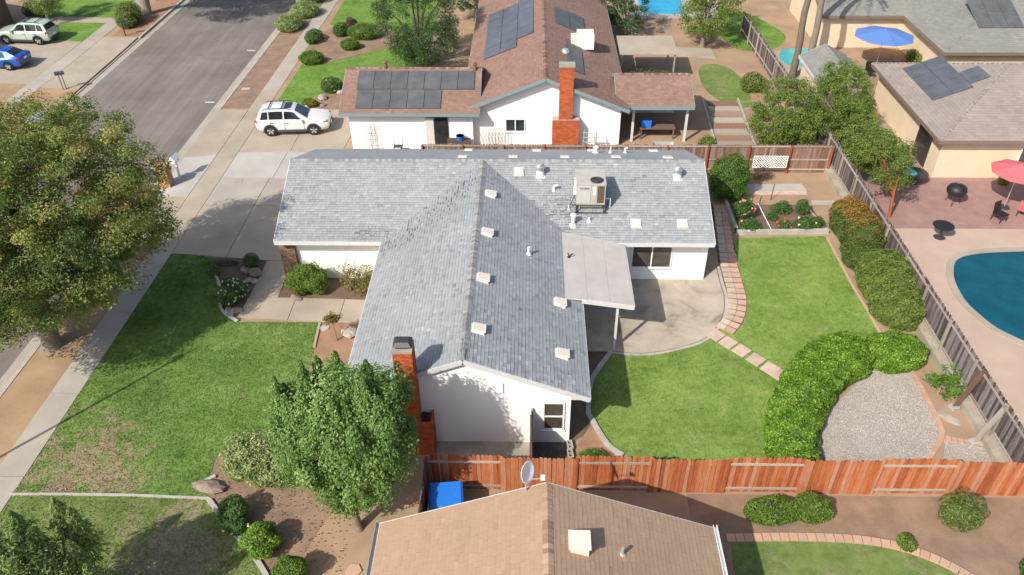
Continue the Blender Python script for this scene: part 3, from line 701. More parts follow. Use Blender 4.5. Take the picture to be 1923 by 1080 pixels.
def shingles(parent, org, poly, eave, dirv, ze, slope, mat, expo=.14, wmin=.12, wmax=.28, thick=.010, rough=None, pieces=0, near=None, lift=.012, piece_mat=None, band=.30):
    """courses of separate tabs over one roof slope; the nearest ones are objects of their own"""
    cs = 1/math.sqrt(1+slope*slope); ud = (dirv[1], -dirv[0]); tabs = []
    dmax = max((p[0]-eave[0])*dirv[0]+(p[1]-eave[1])*dirv[1] for p in poly)
    step = expo*cs; i = 0
    while i*step < dmax:
        d0 = i*step
        s0, s1 = spans(poly, eave, dirv, d0+.01), spans(poly, eave, dirv, min(d0+step, dmax-.005))
        if len(s0) == len(s1): s0 = [(min(a[0], b[0]), max(a[1], b[1])) for a, b in zip(s0, s1)]
        for (ua, ub) in s0:
            u = ua-rnd.uniform(0, wmin)
            while u < ub-.02:
                wd = rnd.uniform(wmin, wmax); a, b = max(u, ua), min(u+wd, ub); u += wd
                if b-a < .02: continue
                x = eave[0]+ud[0]*(a+b)/2+dirv[0]*d0; y = eave[1]+ud[1]*(a+b)/2+dirv[1]*d0
                r = rough(x, y) if rough else 0.
                tabs.append((a, b, d0+(.065*r*rnd.random() if rnd.random() < .45 else 0.), min(d0+step*1.05, dmax), thick*rnd.uniform(.7, 1.3)*(1+2.2*r*rnd.random()), .003+.008*r*rnd.random()**2, x, y, r))
        i += 1
    T = np.array(tabs)
    if pieces:
        order = np.argsort(near(T[:, 6], T[:, 7])); ind = order[:pieces]; rest = order[pieces:]
    else: rest = np.arange(len(T)); ind = []
    ev = np.array(eave); uv = np.array(ud); dv = np.array(dirv)
    def pt(u, d, h):
        xy = ev[None]+uv[None]*u[:, None]+dv[None]*d[:, None]
        return np.stack([xy[:, 0]-org[0], xy[:, 1]-org[1], ze+slope*d+lift+h-org[2]], 1)
    A = T[rest]; a, b = A[:, 0]+A[:, 5], A[:, 1]-A[:, 5]; d0, d1, th = A[:, 2], A[:, 3], A[:, 4]; z = np.zeros(len(A))
    dm = d0+(d1-d0)*.74; hm = th*.26
    V = np.stack([pt(a, d0, th), pt(b, d0, th), pt(b, d1, z+.002), pt(a, d1, z+.002), pt(a, d0, z-.01), pt(b, d0, z-.01), pt(b, d1, z-.01), pt(a, d1, z-.01), pt(a, dm, hm+.002), pt(b, dm, hm+.002)], 1)
    # each tab: plain lower face, the darker granule band printed under the next course, butt and sides
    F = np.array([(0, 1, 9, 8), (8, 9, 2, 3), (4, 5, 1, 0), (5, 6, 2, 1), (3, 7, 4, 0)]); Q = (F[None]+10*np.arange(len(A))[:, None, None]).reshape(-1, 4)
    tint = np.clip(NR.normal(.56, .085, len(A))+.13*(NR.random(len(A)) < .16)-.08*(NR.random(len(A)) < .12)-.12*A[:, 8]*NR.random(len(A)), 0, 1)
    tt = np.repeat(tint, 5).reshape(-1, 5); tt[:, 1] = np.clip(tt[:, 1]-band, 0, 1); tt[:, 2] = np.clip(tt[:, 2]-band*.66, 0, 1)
    o = link('shingles', np_mesh('shingles', V, Q, mat, tt.ravel()), parent); o['kind'] = 'stuff'
    if len(ind):
        me = None; uw = Vector((ud[0], ud[1], 0)); vw = Vector((dirv[0], dirv[1], slope)).normalized(); nw = uw.cross(vw)
        R3 = Matrix((uw, vw, nw)).transposed().to_euler()
        for k in ind:
            a, b, d0, d1, th = T[k, :5]
            if me is None:
                mb = MB(); e1 = expo*1.05; mb.add([(-.5, 0, .010), (.5, 0, .010), (.5, e1, .002), (-.5, e1, .002), (-.5, 0, -.006), (.5, 0, -.006), (.5, e1, -.006), (-.5, e1, -.006), (-.5, e1*.74, .0045), (.5, e1*.74, .0045)], [(0, 1, 9, 8), (8, 9, 2, 3), (4, 5, 1, 0), (5, 6, 2, 1), (3, 7, 4, 0), (7, 6, 5, 4)])
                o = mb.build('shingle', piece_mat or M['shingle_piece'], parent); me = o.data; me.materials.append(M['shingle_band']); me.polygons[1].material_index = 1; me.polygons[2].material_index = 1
            else: o = link('shingle', me, parent)
            um = (a+b)/2; o.location = (ev[0]+uv[0]*um+dv[0]*d0-org[0], ev[1]+uv[1]*um+dv[1]*d0-org[1], ze+slope*d0+lift-org[2])
            o.rotation_euler = R3; o.scale = (b-a-.003, 1, 1)

def slope_slab(parent, org, poly, eave, dirv, ze, slope, mat, th=.1, name='roof'):
    mb = MB(org); mb.slab([(x, y, ze+slope*((x-eave[0])*dirv[0]+(y-eave[1])*dirv[1])) for x, y in poly], th)
    return mb.build(name, mat, parent)

def ridge_caps(parent, org, p, q, mat, wd=.3, expo=.15, drop=.05):
    p, q = Vector(p), Vector(q); L = (q-p).length; d = (q-p).normalized(); s = Vector((d.y, -d.x, 0)).normalized(); n = int(L/expo); V = []; Q = []; tn = []
    for i in range(n):
        a = p+d*(i*expo); b = a+d*(expo*1.08); h = .035+rnd.uniform(-.003, .006)
        k = len(V)
        for (c, hh) in ((a, h), (b, h-.014)):
            V += [tuple(c-s*wd/2+Vector((0, 0, hh-wd/2*.4))), tuple(c+Vector((0, 0, hh+.012))), tuple(c+s*wd/2+Vector((0, 0, hh-wd/2*.4)))]
        V += [tuple(Vector(V[k+j])-Vector((0, 0, .025))) for j in range(3)]
        Q += [(k, k+1, k+4, k+3), (k+1, k+2, k+5, k+4), (k+6, k+7, k+1, k), (k+7, k+8, k+2, k+1)]; tn += [rnd.random()]*4
    V = np.array(V)-np.array(org)
    o = link('ridge_caps', np_mesh('ridge_caps', V, Q, mat, tn), parent); o['kind'] = 'stuff'

def brick_face(acc, x0, x1, y0, y1, z0, z1, axis, sgn, stag=0.):
    """collects brick boxes for one vertical face; axis 'x' means the face runs along x"""
    bl, bh, jt = .2, .064, .011; r = 0; z = z0
    a0, a1 = (x0, x1) if axis == 'x' else (y0, y1)
    while z+bh*.6 < z1:
        hh = min(bh, z1-z); a = a0-(bl/2 if (r+int(stag)) % 2 else 0)
        while a < a1-.01:
            s, e = max(a, a0), min(a+bl, a1)
            if e-s > .02:
                c = (s+e)/2
                if axis == 'x': acc.append(((c, y0, z+hh/2), (e-s, .05, hh)))
                else: acc.append(((x0, c, z+hh/2), (.05, e-s, hh)))
            a += bl+jt
        z += bh+jt; r += 1

def place_bricks(acc, parent, org, mat, limit, stuff_mat=None):
    me = None
    for i, (c, d) in enumerate(acc[:limit]):
        if me is None: o = MB().box((0, 0, 0), (1, 1, 1)).build('brick', M[mat], parent); me = o.data
        else: o = link('brick', me, parent)
        o.location = (c[0]-org[0], c[1]-org[1], c[2]-org[2]); o.scale = (d[0]+rnd.uniform(-.003, .003), d[1]+rnd.uniform(0, .008), d[2])
    if len(acc) > limit:
        V = []; Q = []; tn = []
        for (c, d) in acc[limit:]:
            mb = MB(org); mb.box(c, d); k = len(V); V += [(v[0]-org[0], v[1]-org[1], v[2]-org[2]) for v in mb.v]; Q += [tuple(j+k for j in f) for f in mb.f]; tn += [rnd.random()]*6
        o = link('brickwork', np_mesh('brickwork', V, Q, M[stuff_mat], tn), parent); o['kind'] = 'stuff'

# ------------------------------------------------------------------ the grey-roofed house
XL, XR, YS, YR, YN, ZE, ZR = -11.71, 8.42, 29.94, 34.42, 38.90, 2.53, 4.33
XM, YG, XW, XE = -2.27, 20.11, -6.75, 2.21
SL = (ZR-ZE)/(YR-YS)
HO = (-2., 30., 0.)
house = thing('house', 'white stucco house with grey shingle roof in the centre of the lot', 'house', HO)
def zS(y): return ZE+SL*(y-YS)
def zEast(x): return ZR-SL*(x-XM)
TH = .02
# walls
def wall(verts, name='wall', mat='stucco', parent=None):
    return MB(HO).add(verts, [tuple(range(len(verts)))]).build(name, M[mat], parent or house)
def wall_box(a, b, name='wall', mat='stucco'): return MB(HO).b2(a, b).build(name, M[mat], house)
wall_box((-11.66, 30.56, 0), (-6.2, 30.72, 2.62)); wall_box((1.54, 30.56, 0), (8.32, 30.72, 2.62))
wall_box((-11.66, 38.2, 0), (8.32, 38.36, 2.62))
for x0 in (-11.66, 8.16):        # gable ends of the long wing
    MB(HO).add([(x0+dx, y, z) for dx in (0, .16) for y, z in ((30.72, 0), (38.2, 0), (38.2, zS(30.72)-.12), (YR, ZR-.12), (30.72, zS(30.72)-.12))], [(4, 3, 2, 1, 0), (5, 6, 7, 8, 9)]+[(i, (i+1) % 5, 5+(i+1) % 5, 5+i) for i in range(5)]).build('wall', M['stucco'], house)
wall_box((-6.2, 20.43, 0), (-6.04, 30.56, 2.62)); wall_box((1.38, 20.43, 0), (1.54, 30.56, 2.62))
gz = zEast(1.54)-.12
MB(HO).add([(x, 20.27+dy, z) for dy in (0, .16) for x, z in ((-6.2, 0), (1.54, 0), (1.54, gz), (XM, ZR-.12), (-6.2, gz))], [(0, 1, 2, 3, 4), (9, 8, 7, 6, 5)]+[((i+1) % 5, i, 5+i, 5+(i+1) % 5) for i in range(5)]).build('gable_wall', M['stucco'], house)
MB(HO).tube([(-.9, 20.24, 2.6), (-.9, 20.24, 3.1)], .012, 6).build('conduit', M['galv'], house)
# roof slopes
def rough_s(x, y):
    a = math.exp(-(((x-1.6)/1.3)**2+((y-31.7)/1.1)**2)); b = math.exp(-(((x+7.4)/1.2)**2+((y-30.3)/.35)**2)); return min(1, a+b)
def rough_w(x, y):
    # the lifted tabs follow the valley
    v = (x-XM)+(YR-y); return math.exp(-((v-1.3)/1.25)**2)*max(0., min(1., (y-28.2)/1.5+.4))
SW_ = [(XL, YS), (XW, YS), (XM, YR), (XL, YR)]; SE_ = [(XE, YS), (XR, YS), (XR, YR), (XM, YR)]
NN_ = [(XL, YR), (XR, YR), (XR, YN), (XL, YN)]; WW_ = [(XW, YG), (XM, YG), (XM, YR), (XW, YS)]; EE_ = [(XM, YG), (XE, YG), (XE, YS), (XM, YR)]
roofs = []
for poly, eave, dv, rg, pc in ((SW_, (XL, YS), (0, 1), rough_s, 0), (SE_, (XR, YS), (0, 1), rough_s, 0), (NN_, (XL, YN), (0, -1), None, 0), (WW_, (XW, YG), (1, 0), rough_w, 120), (EE_, (XE, YG), (-1, 0), None, 180)):
    r = slope_slab(house, HO, poly, eave, dv, ZE, SL, M['deck']); roofs.append(r)
    shingles(r, HO, poly, eave, dv, ZE, SL, M['shingle'], rough=rg, pieces=pc, near=lambda X, Y: Y*1. + 0*X)
roofS, roofE, roofW, roofN, roofSW = roofs[1], roofs[4], roofs[3], roofs[2], roofs[0]
ridge_caps(roofS, HO, (XL, YR, ZR), (XR, YR, ZR), M['ridge_cap']); ridge_caps(roofE, HO, (XM, YG, ZR), (XM, YR, ZR), M['ridge_cap'])
# fascia boards
def fascia(p, q, h=.2, t=.035): MB(HO).beam(p, q, t, h).build('fascia', M['trim'], house)
fascia((XL, YS-.012, ZE-.095), (XW+.05, YS-.012, ZE-.095)); fascia((XE-.05, YS-.012, ZE-.095), (XR, YS-.012, ZE-.095))
fascia((XE+.012, YG, ZE-.095), (XE+.012, 25.5, ZE-.095)); fascia((XW-.012, YG, ZE-.095), (XW-.012, YS, ZE-.095))
fascia((XW, YG-.012, ZE-.1), (XM, YG-.012, ZR-.1)); fascia((XM, YG-.012, ZR-.1), (XE, YG-.012, ZE-.1))
for X in (XL-.012, XR+.012):
    fascia((X, YS, ZE-.1), (X, YR, ZR-.1)); fascia((X, YR, ZR-.1), (X, YN, ZE-.1))
fascia((XL, YN+.012, ZE-.095), (XR, YN+.012, ZE-.095))
# soffits
for a, b in (((XL+.03, YS+.02, ZE-.2), (XW, 30.56, ZE-.17)), ((XE, YS+.02, ZE-.2), (XR-.03, 30.56, ZE-.17)), ((1.54, YG+.1, ZE-.2), (XE-.02, 30.5, ZE-.17)), ((XW+.02, YG+.1, ZE-.2), (-6.2, 30.5, ZE-.17))):
    MB(HO).b2(a, b).build('soffit', M['trim'], house)
# windows
def window(parent, org, x0, x1, y, z0, z1, panes, axis='h', glassmat='glass', fr=.06, facing=-1):
    f = MB(org); w2 = .05
    f.b2((x0-fr, y, z0-fr), (x1+fr, y+facing*w2, z0)); f.b2((x0-fr, y, z1), (x1+fr, y+facing*w2, z1+fr))
    f.b2((x0-fr, y, z0), (x0, y+facing*w2, z1)); f.b2((x1, y, z0), (x1+fr, y+facing*w2, z1))
    n = panes
    for i in range(1, n):
        if axis == 'h': c = x0+(x1-x0)*i/n; f.b2((c-fr/2, y, z0), (c+fr/2, y+facing*.045, z1))
        else: c = z0+(z1-z0)*i/n; f.b2((x0, y, c-fr/2), (x1, y+facing*.045, c+fr/2))
    o = f.build('window', M['white'], parent)
    for i in range(n):
        if axis == 'h': a, b, c, d = x0+(x1-x0)*i/n, x0+(x1-x0)*(i+1)/n, z0, z1
        else: a, b, c, d = x0, x1, z0+(z1-z0)*i/n, z0+(z1-z0)*(i+1)/n
        MB(org).b2((a+.01, y+facing*.004, c+.01), (b-.01, y+facing*(.012+.006*i), d-.01)).build('pane', M[glassmat], o)
    MB(org).b2((x0-fr-.03, y, z0-fr-.035), (x1+fr+.03, y+facing*.075, z0-fr)).build('sill', M['white'], o)
    return o
window(house, HO, 4.85, 6.63, 30.56, .77, 2.05, 2)
window(house, HO, .59, 1.27, 20.27, .78, 2.10, 2, 'v')
# brick corner pier of the garage
pier = MB(HO).b2((-11.70, 30.38, 0), (-10.99, 30.56, 2.36)).build('brick_pier', M['mortar'], house)
acc = []; brick_face(acc, -11.70, -10.99, 30.385, 0, .01, 2.34, 'x', -1); brick_face(acc, -10.995, 0, 30.4, 30.55, .01, 2.34, 'y', 1)
place_bricks(acc, pier, HO, 'brick_tan', 300)
# chimney
CH = (-4.57, -3.91, 19.63, 20.25, 5.02); CB = (-5.05, -3.46, 19.60, 20.26, 1.74)
chim = MB(HO).b2((CH[0]+.012, CH[2]+.012, CB[4]), (CH[1]-.012, CH[3], CH[4])).b2((CB[0]+.012, CB[2]+.012, 0), (CB[1]-.012, CB[3], CB[4]-.16)).build('chimney', M['mortar'], house)
acc = []; brick_face(acc, CH[0], CH[1], CH[2]+.02, 0, CB[4], CH[4], 'x', -1); brick_face(acc, CH[1]-.02, 0, CH[2]+.05, CH[3], CB[4], CH[4], 'y', 1, 1)
acc.sort(key=lambda e: -e[0][2]); lim = acc[:170]; rest_ = acc[170:]
acc2 = []; brick_face(acc2, CB[0], CB[1], CB[2]+.02, 0, .01, CB[4], 'x', -1); brick_face(acc2, CB[1]-.02, 0, CB[2]+.05, CB[3], .01, CB[4], 'y', 1, 1)
acc2.sort(key=lambda e: -e[0][0]); more = []; brick_face(more, CH[0]+.02, 0, CH[2]+.05, CH[3], CB[4], CH[4], 'y', -1, 1); brick_face(more, CB[0]+.02, 0, CB[2]+.05, CB[3], .01, CB[4], 'y', -1, 1)
place_bricks(lim+acc2[:130]+rest_+acc2[130:]+more, chim, HO, 'brick', 300, 'brick_stuff')
MB(HO).b2((CH[0]-.01, CH[2]-.01, CH[4]), (CH[1]+.01, CH[3]+.01, CH[4]+.1)).build('chimney_crown', M['concrete_old'], chim)
cap = MB(HO); x0, x1, y0, y1, z0 = CH[0]+.02, CH[1]-.02, CH[2]+.06, CH[3]-.02, CH[4]+.1
cap.b2((x0+.08, y0+.08, z0), (x1-.08, y1-.08, z0+.12))
cap.add([(x0, y0, z0+.12), (x1, y0, z0+.12), (x1, y1, z0+.12), (x0, y1, z0+.12), (x0+.09, y0+.12, z0+.24), (x1-.09, y0+.12, z0+.24), (x1-.09, y1-.1, z0+.24), (x0+.09, y1-.1, z0+.24)], [(3, 2, 1, 0), (4, 5, 6, 7), (0, 1, 5, 4), (1, 2, 6, 5), (2, 3, 7, 6), (3, 0, 4, 7)])
cap.build('chimney_cap', M['dark_metal'], chim)
p = [(rnd.uniform(CH[1]+.03, CB[1]-.06), rnd.uniform(CB[2]+.1, CB[3]-.05), CB[4]-.14+rnd.uniform(0, .05)) for i in range(260)]
V, Q = leaf_quads(np.array(p)-np.array(HO), np.tile((0, 0, 1.), (260, 1)), .07, .04); link('leaf_litter', np_mesh('leaf_litter', V, Q, M['leaf_dead'], NR.random(260)*.5), chim)['kind'] = 'stuff'
# roof ventilation
def frame_at(x, y, slope_dir):
    """matrix of a fitting that sits flat on a slope; slope_dir is the uphill plan direction"""
    vw = Vector((slope_dir[0], slope_dir[1], SL)).normalized(); uw = Vector((slope_dir[1], -slope_dir[0], 0)); nw = uw.cross(vw)
    return Matrix((uw, vw, nw)).transposed().to_euler()
box_me = None
def square_vent(parent, x, y, z, sd, k=1.):
    global box_me
    if box_me is None:
        mb = MB(); mb.b2((-.25, -.27, .0), (.25, .25, .02))
        mb.add([(-.22, -.24, .02), (.22, -.24, .02), (.22, .22, .02), (-.22, .22, .02), (-.21, -.23, .21), (.21, -.23, .21), (.2, .2, .15), (-.2, .2, .15)], [(4, 5, 6, 7), (0, 1, 5, 4), (1, 2, 6, 5), (2, 3, 7, 6), (3, 0, 4, 7)])
        mb.b2((-.235, -.262, .165), (.235, -.228, .225))
        o = mb.build('roof_vent', M['vent_cream'], parent); box_me = o.data
    else: o = link('roof_vent', box_me, parent)
    o.location = (x-HO[0], y-HO[1], z-HO[2]+.015); o.rotation_euler = frame_at(x, y, sd); o.scale = (1, 1, k)
for (x, y) in ((-1.82, 31.42), (-1.82, 28.25), (-1.84, 24.99), (-1.85, 21.91), (1.22, 25.01), (1.22, 21.96)): square_vent(roofE, x, y, zEast(x), (-1, 0), .8)
for (x, y) in ((-.51, 33.73), (4.91, 30.94), (7.05, 30.95)): square_vent(roofS, x, y, zS(y), (0, 1), .5)
for (x, y) in ((-3.36, 35.43), (-.83, 35.49), (-3.31, 38.44), (1.75, 35.44), (4.31, 35.5), (6.85, 35.34), (.37, 38.27), (3.31, 38.34), (6.61, 38.32)): square_vent(roofN, x, y, ZR-SL*(y-YR), (0, -1), .35)
def turbine(x, y):
    z = zS(y); o = (x, y, z)
    b = MB(HO); b.box((x, y, z+.025), (.42, .42, .015), M=Matrix.Rotation(math.atan(SL), 3, 'X')); b.lathe([(.2, -.05), (.19, .1), (.155, .2), (.155, .3)], o, 18)
    t = b.build('turbine_vent', M['white_metal'], roofS, 40)
    h = MB(HO); n = 20
    for i in range(n):
        a = 2*math.pi*i/n; pts = []
        for k in range(6):
            ph = -.9+1.95*k/5; r = .205*math.cos(ph); zz = z+.46+.16*math.sin(ph); pts.append((r, zz))
        for (r0, z0), (r1, z1) in zip(pts[:-1], pts[1:]):
            da = .23; h.add([(x+r0*math.cos(a), y+r0*math.sin(a), z0), (x+(r0*.9)*math.cos(a+da), y+(r0*.9)*math.sin(a+da), z0), (x+(r1*.9)*math.cos(a+da), y+(r1*.9)*math.sin(a+da), z1), (x+r1*math.cos(a), y+r1*math.sin(a), z1)], [(0, 1, 2, 3)])
    h.lathe([(.11, .6), (.10, .63), (.0, .64)], o, 16); h.lathe([(.17, .28), (.17, .32)], o, 16)
    h.build('turbine_head', M['galv'], t)
turbine(.52, 33.55); turbine(7.06, 33.42)
def pipe(x, y, z, r, h, mat='white_metal', capped=False, parent=None, elbow=None, base=True):
    b = MB(HO)
    if base: b.lathe([(r*2.2, -.08), (r*2.0, .03), (r*1.1, .12)], (x, y, z), 12)
    b.lathe([(r, 0), (r, h)], (x, y, z), 12)
    if capped: b.lathe([(r*1.5, h-.02), (r*1.7, h+.06), (r*1.2, h+.12), (.001, h+.14)], (x, y, z), 12)
    if elbow: b.tube([(x, y, z+h), (x+elbow, y, z+h+.02)], r, 8)
    return b.build('vent_pipe', M[mat], parent or roofS, 40)
pipe(-.02, 27.72, zEast(-.02), .06, .38, parent=roofE)
pipe(1.15, 32.69, zS(32.69), .05, .28, elbow=.18); pipe(2.01, 30.84, zS(30.84), .085, .5, capped=True); pipe(2.75, 31.05, zS(31.05), .055, .2)
pipe(1.83, 31.66, zS(31.66), .03, .25); pipe(4.21, 37.36, ZR-SL*(37.36-YR), .05, .35, parent=roofN); pipe(4.99, 37.38, ZR-SL*(37.38-YR), .06, .3, parent=roofN, elbow=.12)
pipe(3.45, 37.4, ZR-SL*(37.4-YR), .09, .28, parent=roofN, capped=True)
# flat patio cover that laps onto the roof
PC = MB(HO)
def zp(x): return 2.90-.155*(x-1.48)
cover = MB(HO).slab([(1.50, 25.50, zp(1.50)), (4.31, 25.50, zp(4.31)), (4.31, 29.95, zp(4.31)), (1.50, 30.22, zp(1.5))], .1).build('patio_cover', M['trim'], house)
xs_ = (1.48, 2.4, 3.33, 4.33)
for i in range(3):
    a, b = xs_[i]+.004, xs_[i+1]-.004; yt = lambda x: 30.24-.096*(x-1.48)
    MB(HO).slab([(a, 25.47, zp(a)+.016+.004*i), (b, 25.47, zp(b)+.016+.004*i), (b, yt(b), zp(b)+.016+.004*i), (a, yt(a), zp(a)+.016+.004*i)], .014).build('felt_strip', M['roll_roof'], cover)
MB(HO).beam((2.18, 25.45, zp(2.18)-.09), (4.33, 25.45, zp(4.33)-.09), .05, .2).build('beam', M['trim'], cover)
MB(HO).beam((4.335, 25.44, zp(4.33)-.06), (4.335, 29.94, zp(4.33)-.06), .04, .14).build('edge_board', M['trim'], cover)
MB(HO).b2((3.62, 25.55, .03), (3.72, 25.65, zp(3.67)-.1)).build('post', M['trim'], cover)
d_ = MB(HO); d_.lathe([(.07, 0), (.05, .06)], (1.72, 28.3, zp(1.72)), 8); d_.beam((1.74, 28.3, zp(1.72)+.05), (1.9, 28.4, zp(1.72)+.16), .04, .03); d_.beam((1.74, 28.3, zp(1.72)+.05), (1.68, 28.4, zp(1.72)+.2), .04, .03)
d_.build('aerial_stub', M['black'], cover)

# ------------------------------------------------------------------ packaged air conditioner on its stand
ACO = (2.8, 32.1, zS(31.43))
ac = thing('air_conditioner', 'boxy grey rooftop air conditioner on a steel stand above grey shingles', 'air conditioner', ACO)
ax0, ax1, ay0, ay1, az0, az1 = 2.14, 3.46, 31.43, 32.8, 3.64, 4.68
MB(ACO).b2((ax0, ay0, az0), (ax1, ay1, az1)).build('cabinet', M['ac_body'], ac)
MB(ACO).b2((ax0-.02, ay0-.02, az1), (ax1+.02, ay1+.02, az1+.04)).build('lid', M['ac_body'], ac)
MB(ACO).b2((ax0+.06, ay0-.02, az0+.1), (ax0+.64, ay0, az1-.06)).build('door_panel', M['ac_panel'], ac)
MB(ACO).b2((ax0+.7, ay0-.018, az0+.06), (ax0+.93, ay0, az1-.06)).build('door_panel', M['ac_body'], ac)
MB(ACO).b2((ax0+.75, ay0-.024, az0+.52), (ax0+.87, ay0-.018, az1-.08)).build('data_label', M['white'], ac)
g = MB(ACO).b2((ax0+.96, ay0-.012, az0+.1), (ax1-.07, ay0, az1-.06)).build('coil_grille', M['rust'], ac)
for i in range(7): MB(ACO).b2((ax0+.96, ay0-.024, az0+.15+i*.13), (ax1-.07, ay0-.012, az0+.165+i*.13)).build('grille_bar', M['dark_metal'], g)
for i in range(4): MB(ACO).b2((ax0+.965+i*.095, ay0-.03, az0+.1), (ax0+.975+i*.095, ay0-.024, az1-.06)).build('grille_bar', M['dark_metal'], g)
fx, fy = ax0+.93, ay0+.36
fan = MB(ACO).lathe([(.3, .041), (.31, .06), (.27, .062), (.26, .045)], (fx, fy, az1), 28).build('fan_opening', M['dark_metal'], ac, 40)
MB(ACO).lathe([(.265, .043), (.265, .046)], (fx, fy, az1), 24).build('fan_well', M['rust'], fan)
for i in range(4):
    a = i*math.pi/2+.4; MB(ACO).add([(fx+.05*math.cos(a), fy+.05*math.sin(a), az1+.05), (fx+.25*math.cos(a-.3), fy+.25*math.sin(a-.3), az1+.05), (fx+.25*math.cos(a+.35), fy+.25*math.sin(a+.35), az1+.058)], [(0, 1, 2)]).build('fan_blade', M['brick_tan'], fan)
for r in (.1, .17, .24): MB(ACO).tube([(fx+r*math.cos(t_*.262), fy+r*math.sin(t_*.262), az1+.068) for t_ in range(25)], .005, 4, False).build('fan_guard', M['dark_metal'], fan)
st = MB(ACO)
for x in (ax0+.02, ax1-.02):
    for y in (ay0+.02, ay1-.02): st.beam((x, y, zS(y)+.02), (x, y, az0), .05, .05)
    st.beam((x, ay0-.0, az0-.02), (x, ay1, az0-.02), .05, .05)
st.beam((ax0-.02, ay0+.02, az0-.03), (ax1+.02, ay0+.02, az0-.03), .06, .05); st.beam((ax0-.05, ay0+.02, zS(ay0)+.05), (ax1+.15, ay0+.02, zS(ay0)+.05), .05, .05)
st.beam((ax0+.0, ay0+.02, zS(ay0)+.1), (ax0+.3, ay1-.3, az0-.05), .04, .04); st.beam((ax1, ay0, zS(ay0)+.06), (ax1+.25, ay0+.45, az0-.02), .035, .035)
st.build('stand', M['dark_metal'], ac)
MB(ACO).b2((ax0+.25, ay0+.25, zS(ay0)+.22), (ax1-.1, ay1-.1, az0-.02)).build('duct_box', M['vent_cream'], ac)
MB(ACO).b2((ax0-.12, ay0+.3, az0+.35), (ax0, ay0+.5, az0+.7)).b2((ax0-.06, ay0+.6, az0+.2), (ax0, ay0+.95, az0+.9)).build('service_box', M['white_metal'], ac)
MB(ACO).tube([(ax1, ay0+.3, az0+.15), (ax1+.28, ay0+.3, az0+.15), (ax1+.28, ay0+.3, zS(ay0+.3)+.03)], .022, 6).build('drain_pipe', M['white_metal'], ac)
MB(ACO).tube([(ax0-.05, ay0+.35, az0+.3), (ax0-.3, ay0+.25, zS(ay0+.25)+.1), (ax0-.33, ay0+.2, zS(ay0+.2))], .02, 6).build('conduit', M['dark_metal'], ac)
fc = bpy.data.curves.new('lettering', 'FONT'); fc.body = 'YORK'; fc.size = .17; fc.extrude = .003; fc.align_x = 'CENTER'
tmp = bpy.data.objects.new('tmp', fc); COL.objects.link(tmp); bpy.context.view_layer.update()
tme = bpy.data.meshes.new_from_object(tmp.evaluated_get(bpy.context.evaluated_depsgraph_get())); bpy.data.objects.remove(tmp)
tme.materials.clear(); tme.materials.append(M['black'])
link('lettering', tme, ac, (ax0+.36-ACO[0], ay0-.028-ACO[1], az1-.24-ACO[2]), (math.pi/2, 0, 0))

# ------------------------------------------------------------------ fences
def picket_mesh(h, wd=.138, th=.018, ear=.03):
    mb = MB(); p = [(-wd/2, 0), (wd/2, 0), (wd/2, h-ear), (wd/2-ear, h), (-wd/2+ear, h), (-wd/2, h-ear)]
    n = len(p); mb.add([(x, -th/2, z) for x, z in p]+[(x, th/2, z) for x, z in p], [tuple(range(n)), tuple(range(2*n-1, n-1, -1))]+[((i+1) % n, i, n+i, n+(i+1) % n) for i in range(n)])
    return mb
def fence(name, label, p0, p1, side, mats, panel=2.44, h=1.8, z0=0., rails=(.3, 1.6), alternate=False, posts=True, group=None, post_side=0, spacing=.143, post_mat=None, rail_w=.085):
    """boards, posts and rails are each parts; side is the offset of the boards from the rail line (positive = left of p0->p1)"""
    p0, p1 = Vector((*p0, 0)), Vector((*p1, 0)); d = (p1-p0); L = d.length; d.normalize(); nrm = Vector((-d.y, d.x, 0)); ang = math.atan2(d.y, d.x)
    root = thing(name, label, 'fence', (p0.x, p0.y, z0), ang, group)
    pk = picket_mesh(1.).build('picket', M[mats[0]], root); me = pk.data; first = True
    np_ = max(1, round(L/panel)); pl = L/np_
    for k in range(np_):
        s = side if not alternate or k % 2 == 0 else -side
        hh = h+(.05 if alternate and k % 2 == 0 else 0)
        a = k*pl; n = int(pl/spacing)
        for i in range(n):
            o = pk if first else link('picket', me, root); first = False
            o.location = (a+(i+.5)*pl/n, s+rnd.uniform(-.004, .004), .03); o.scale = (pl/n/.141*rnd.uniform(.93, 1.), 1, hh*rnd.uniform(.985, 1.008)-.03); o.rotation_euler = (rnd.uniform(-.012, .012), rnd.uniform(-.009, .009), 0)
        for z in rails: MB().b2((a+.02, -.02+.0*s, z-rail_w/2), (a+pl-.02, .02, z+rail_w/2)).build('rail', M[mats[1]], root)
        if posts: MB().b2((a-.045, post_side-.045, -.1), (a+.045, post_side+.045, h-.03)).build('post', M[post_mat or mats[1]], root)
    MB().b2((L-.045, post_side-.045, -.1), (L+.045, post_side+.045, h-.03)).build('post', M[post_mat or mats[1]], root)
    return root
fence('picket_fence', 'orange-stained dog-ear picket fence along the south side of the back lawn', (-3.50, 18.0), (17.25, 18.05), .034, ('picket_red', 'rail_grey'), panel=2.56, h=1.80, alternate=True, rails=(.25, 1.52), post_mat='picket_red')
fence('picket_fence', 'short shaded fence return beside the blue bin, running south from the orange fence', (-3.52, 17.9), (-3.5, 14.9), .034, ('plank_dark', 'plank_dark'), panel=1.5, h=1.75)
ef = fence('board_fence', 'weathered grey-brown board fence on a concrete footing behind the clipped hedges', (17.32, 18.15), (17.42, 44.4), -.034, ('picket_grey', 'rail_grey'), panel=2.44, h=1.85, z0=.12, rails=(.38, 1.62), post_side=.07)
MB().b2((0, .06, -.15), (26.2, .34, .2)).build('footing', M['concrete_old'], ef); MB().b2((0, .03, .17), (26.2, .07, .33)).build('kick_board', M['rail_grey'], ef)
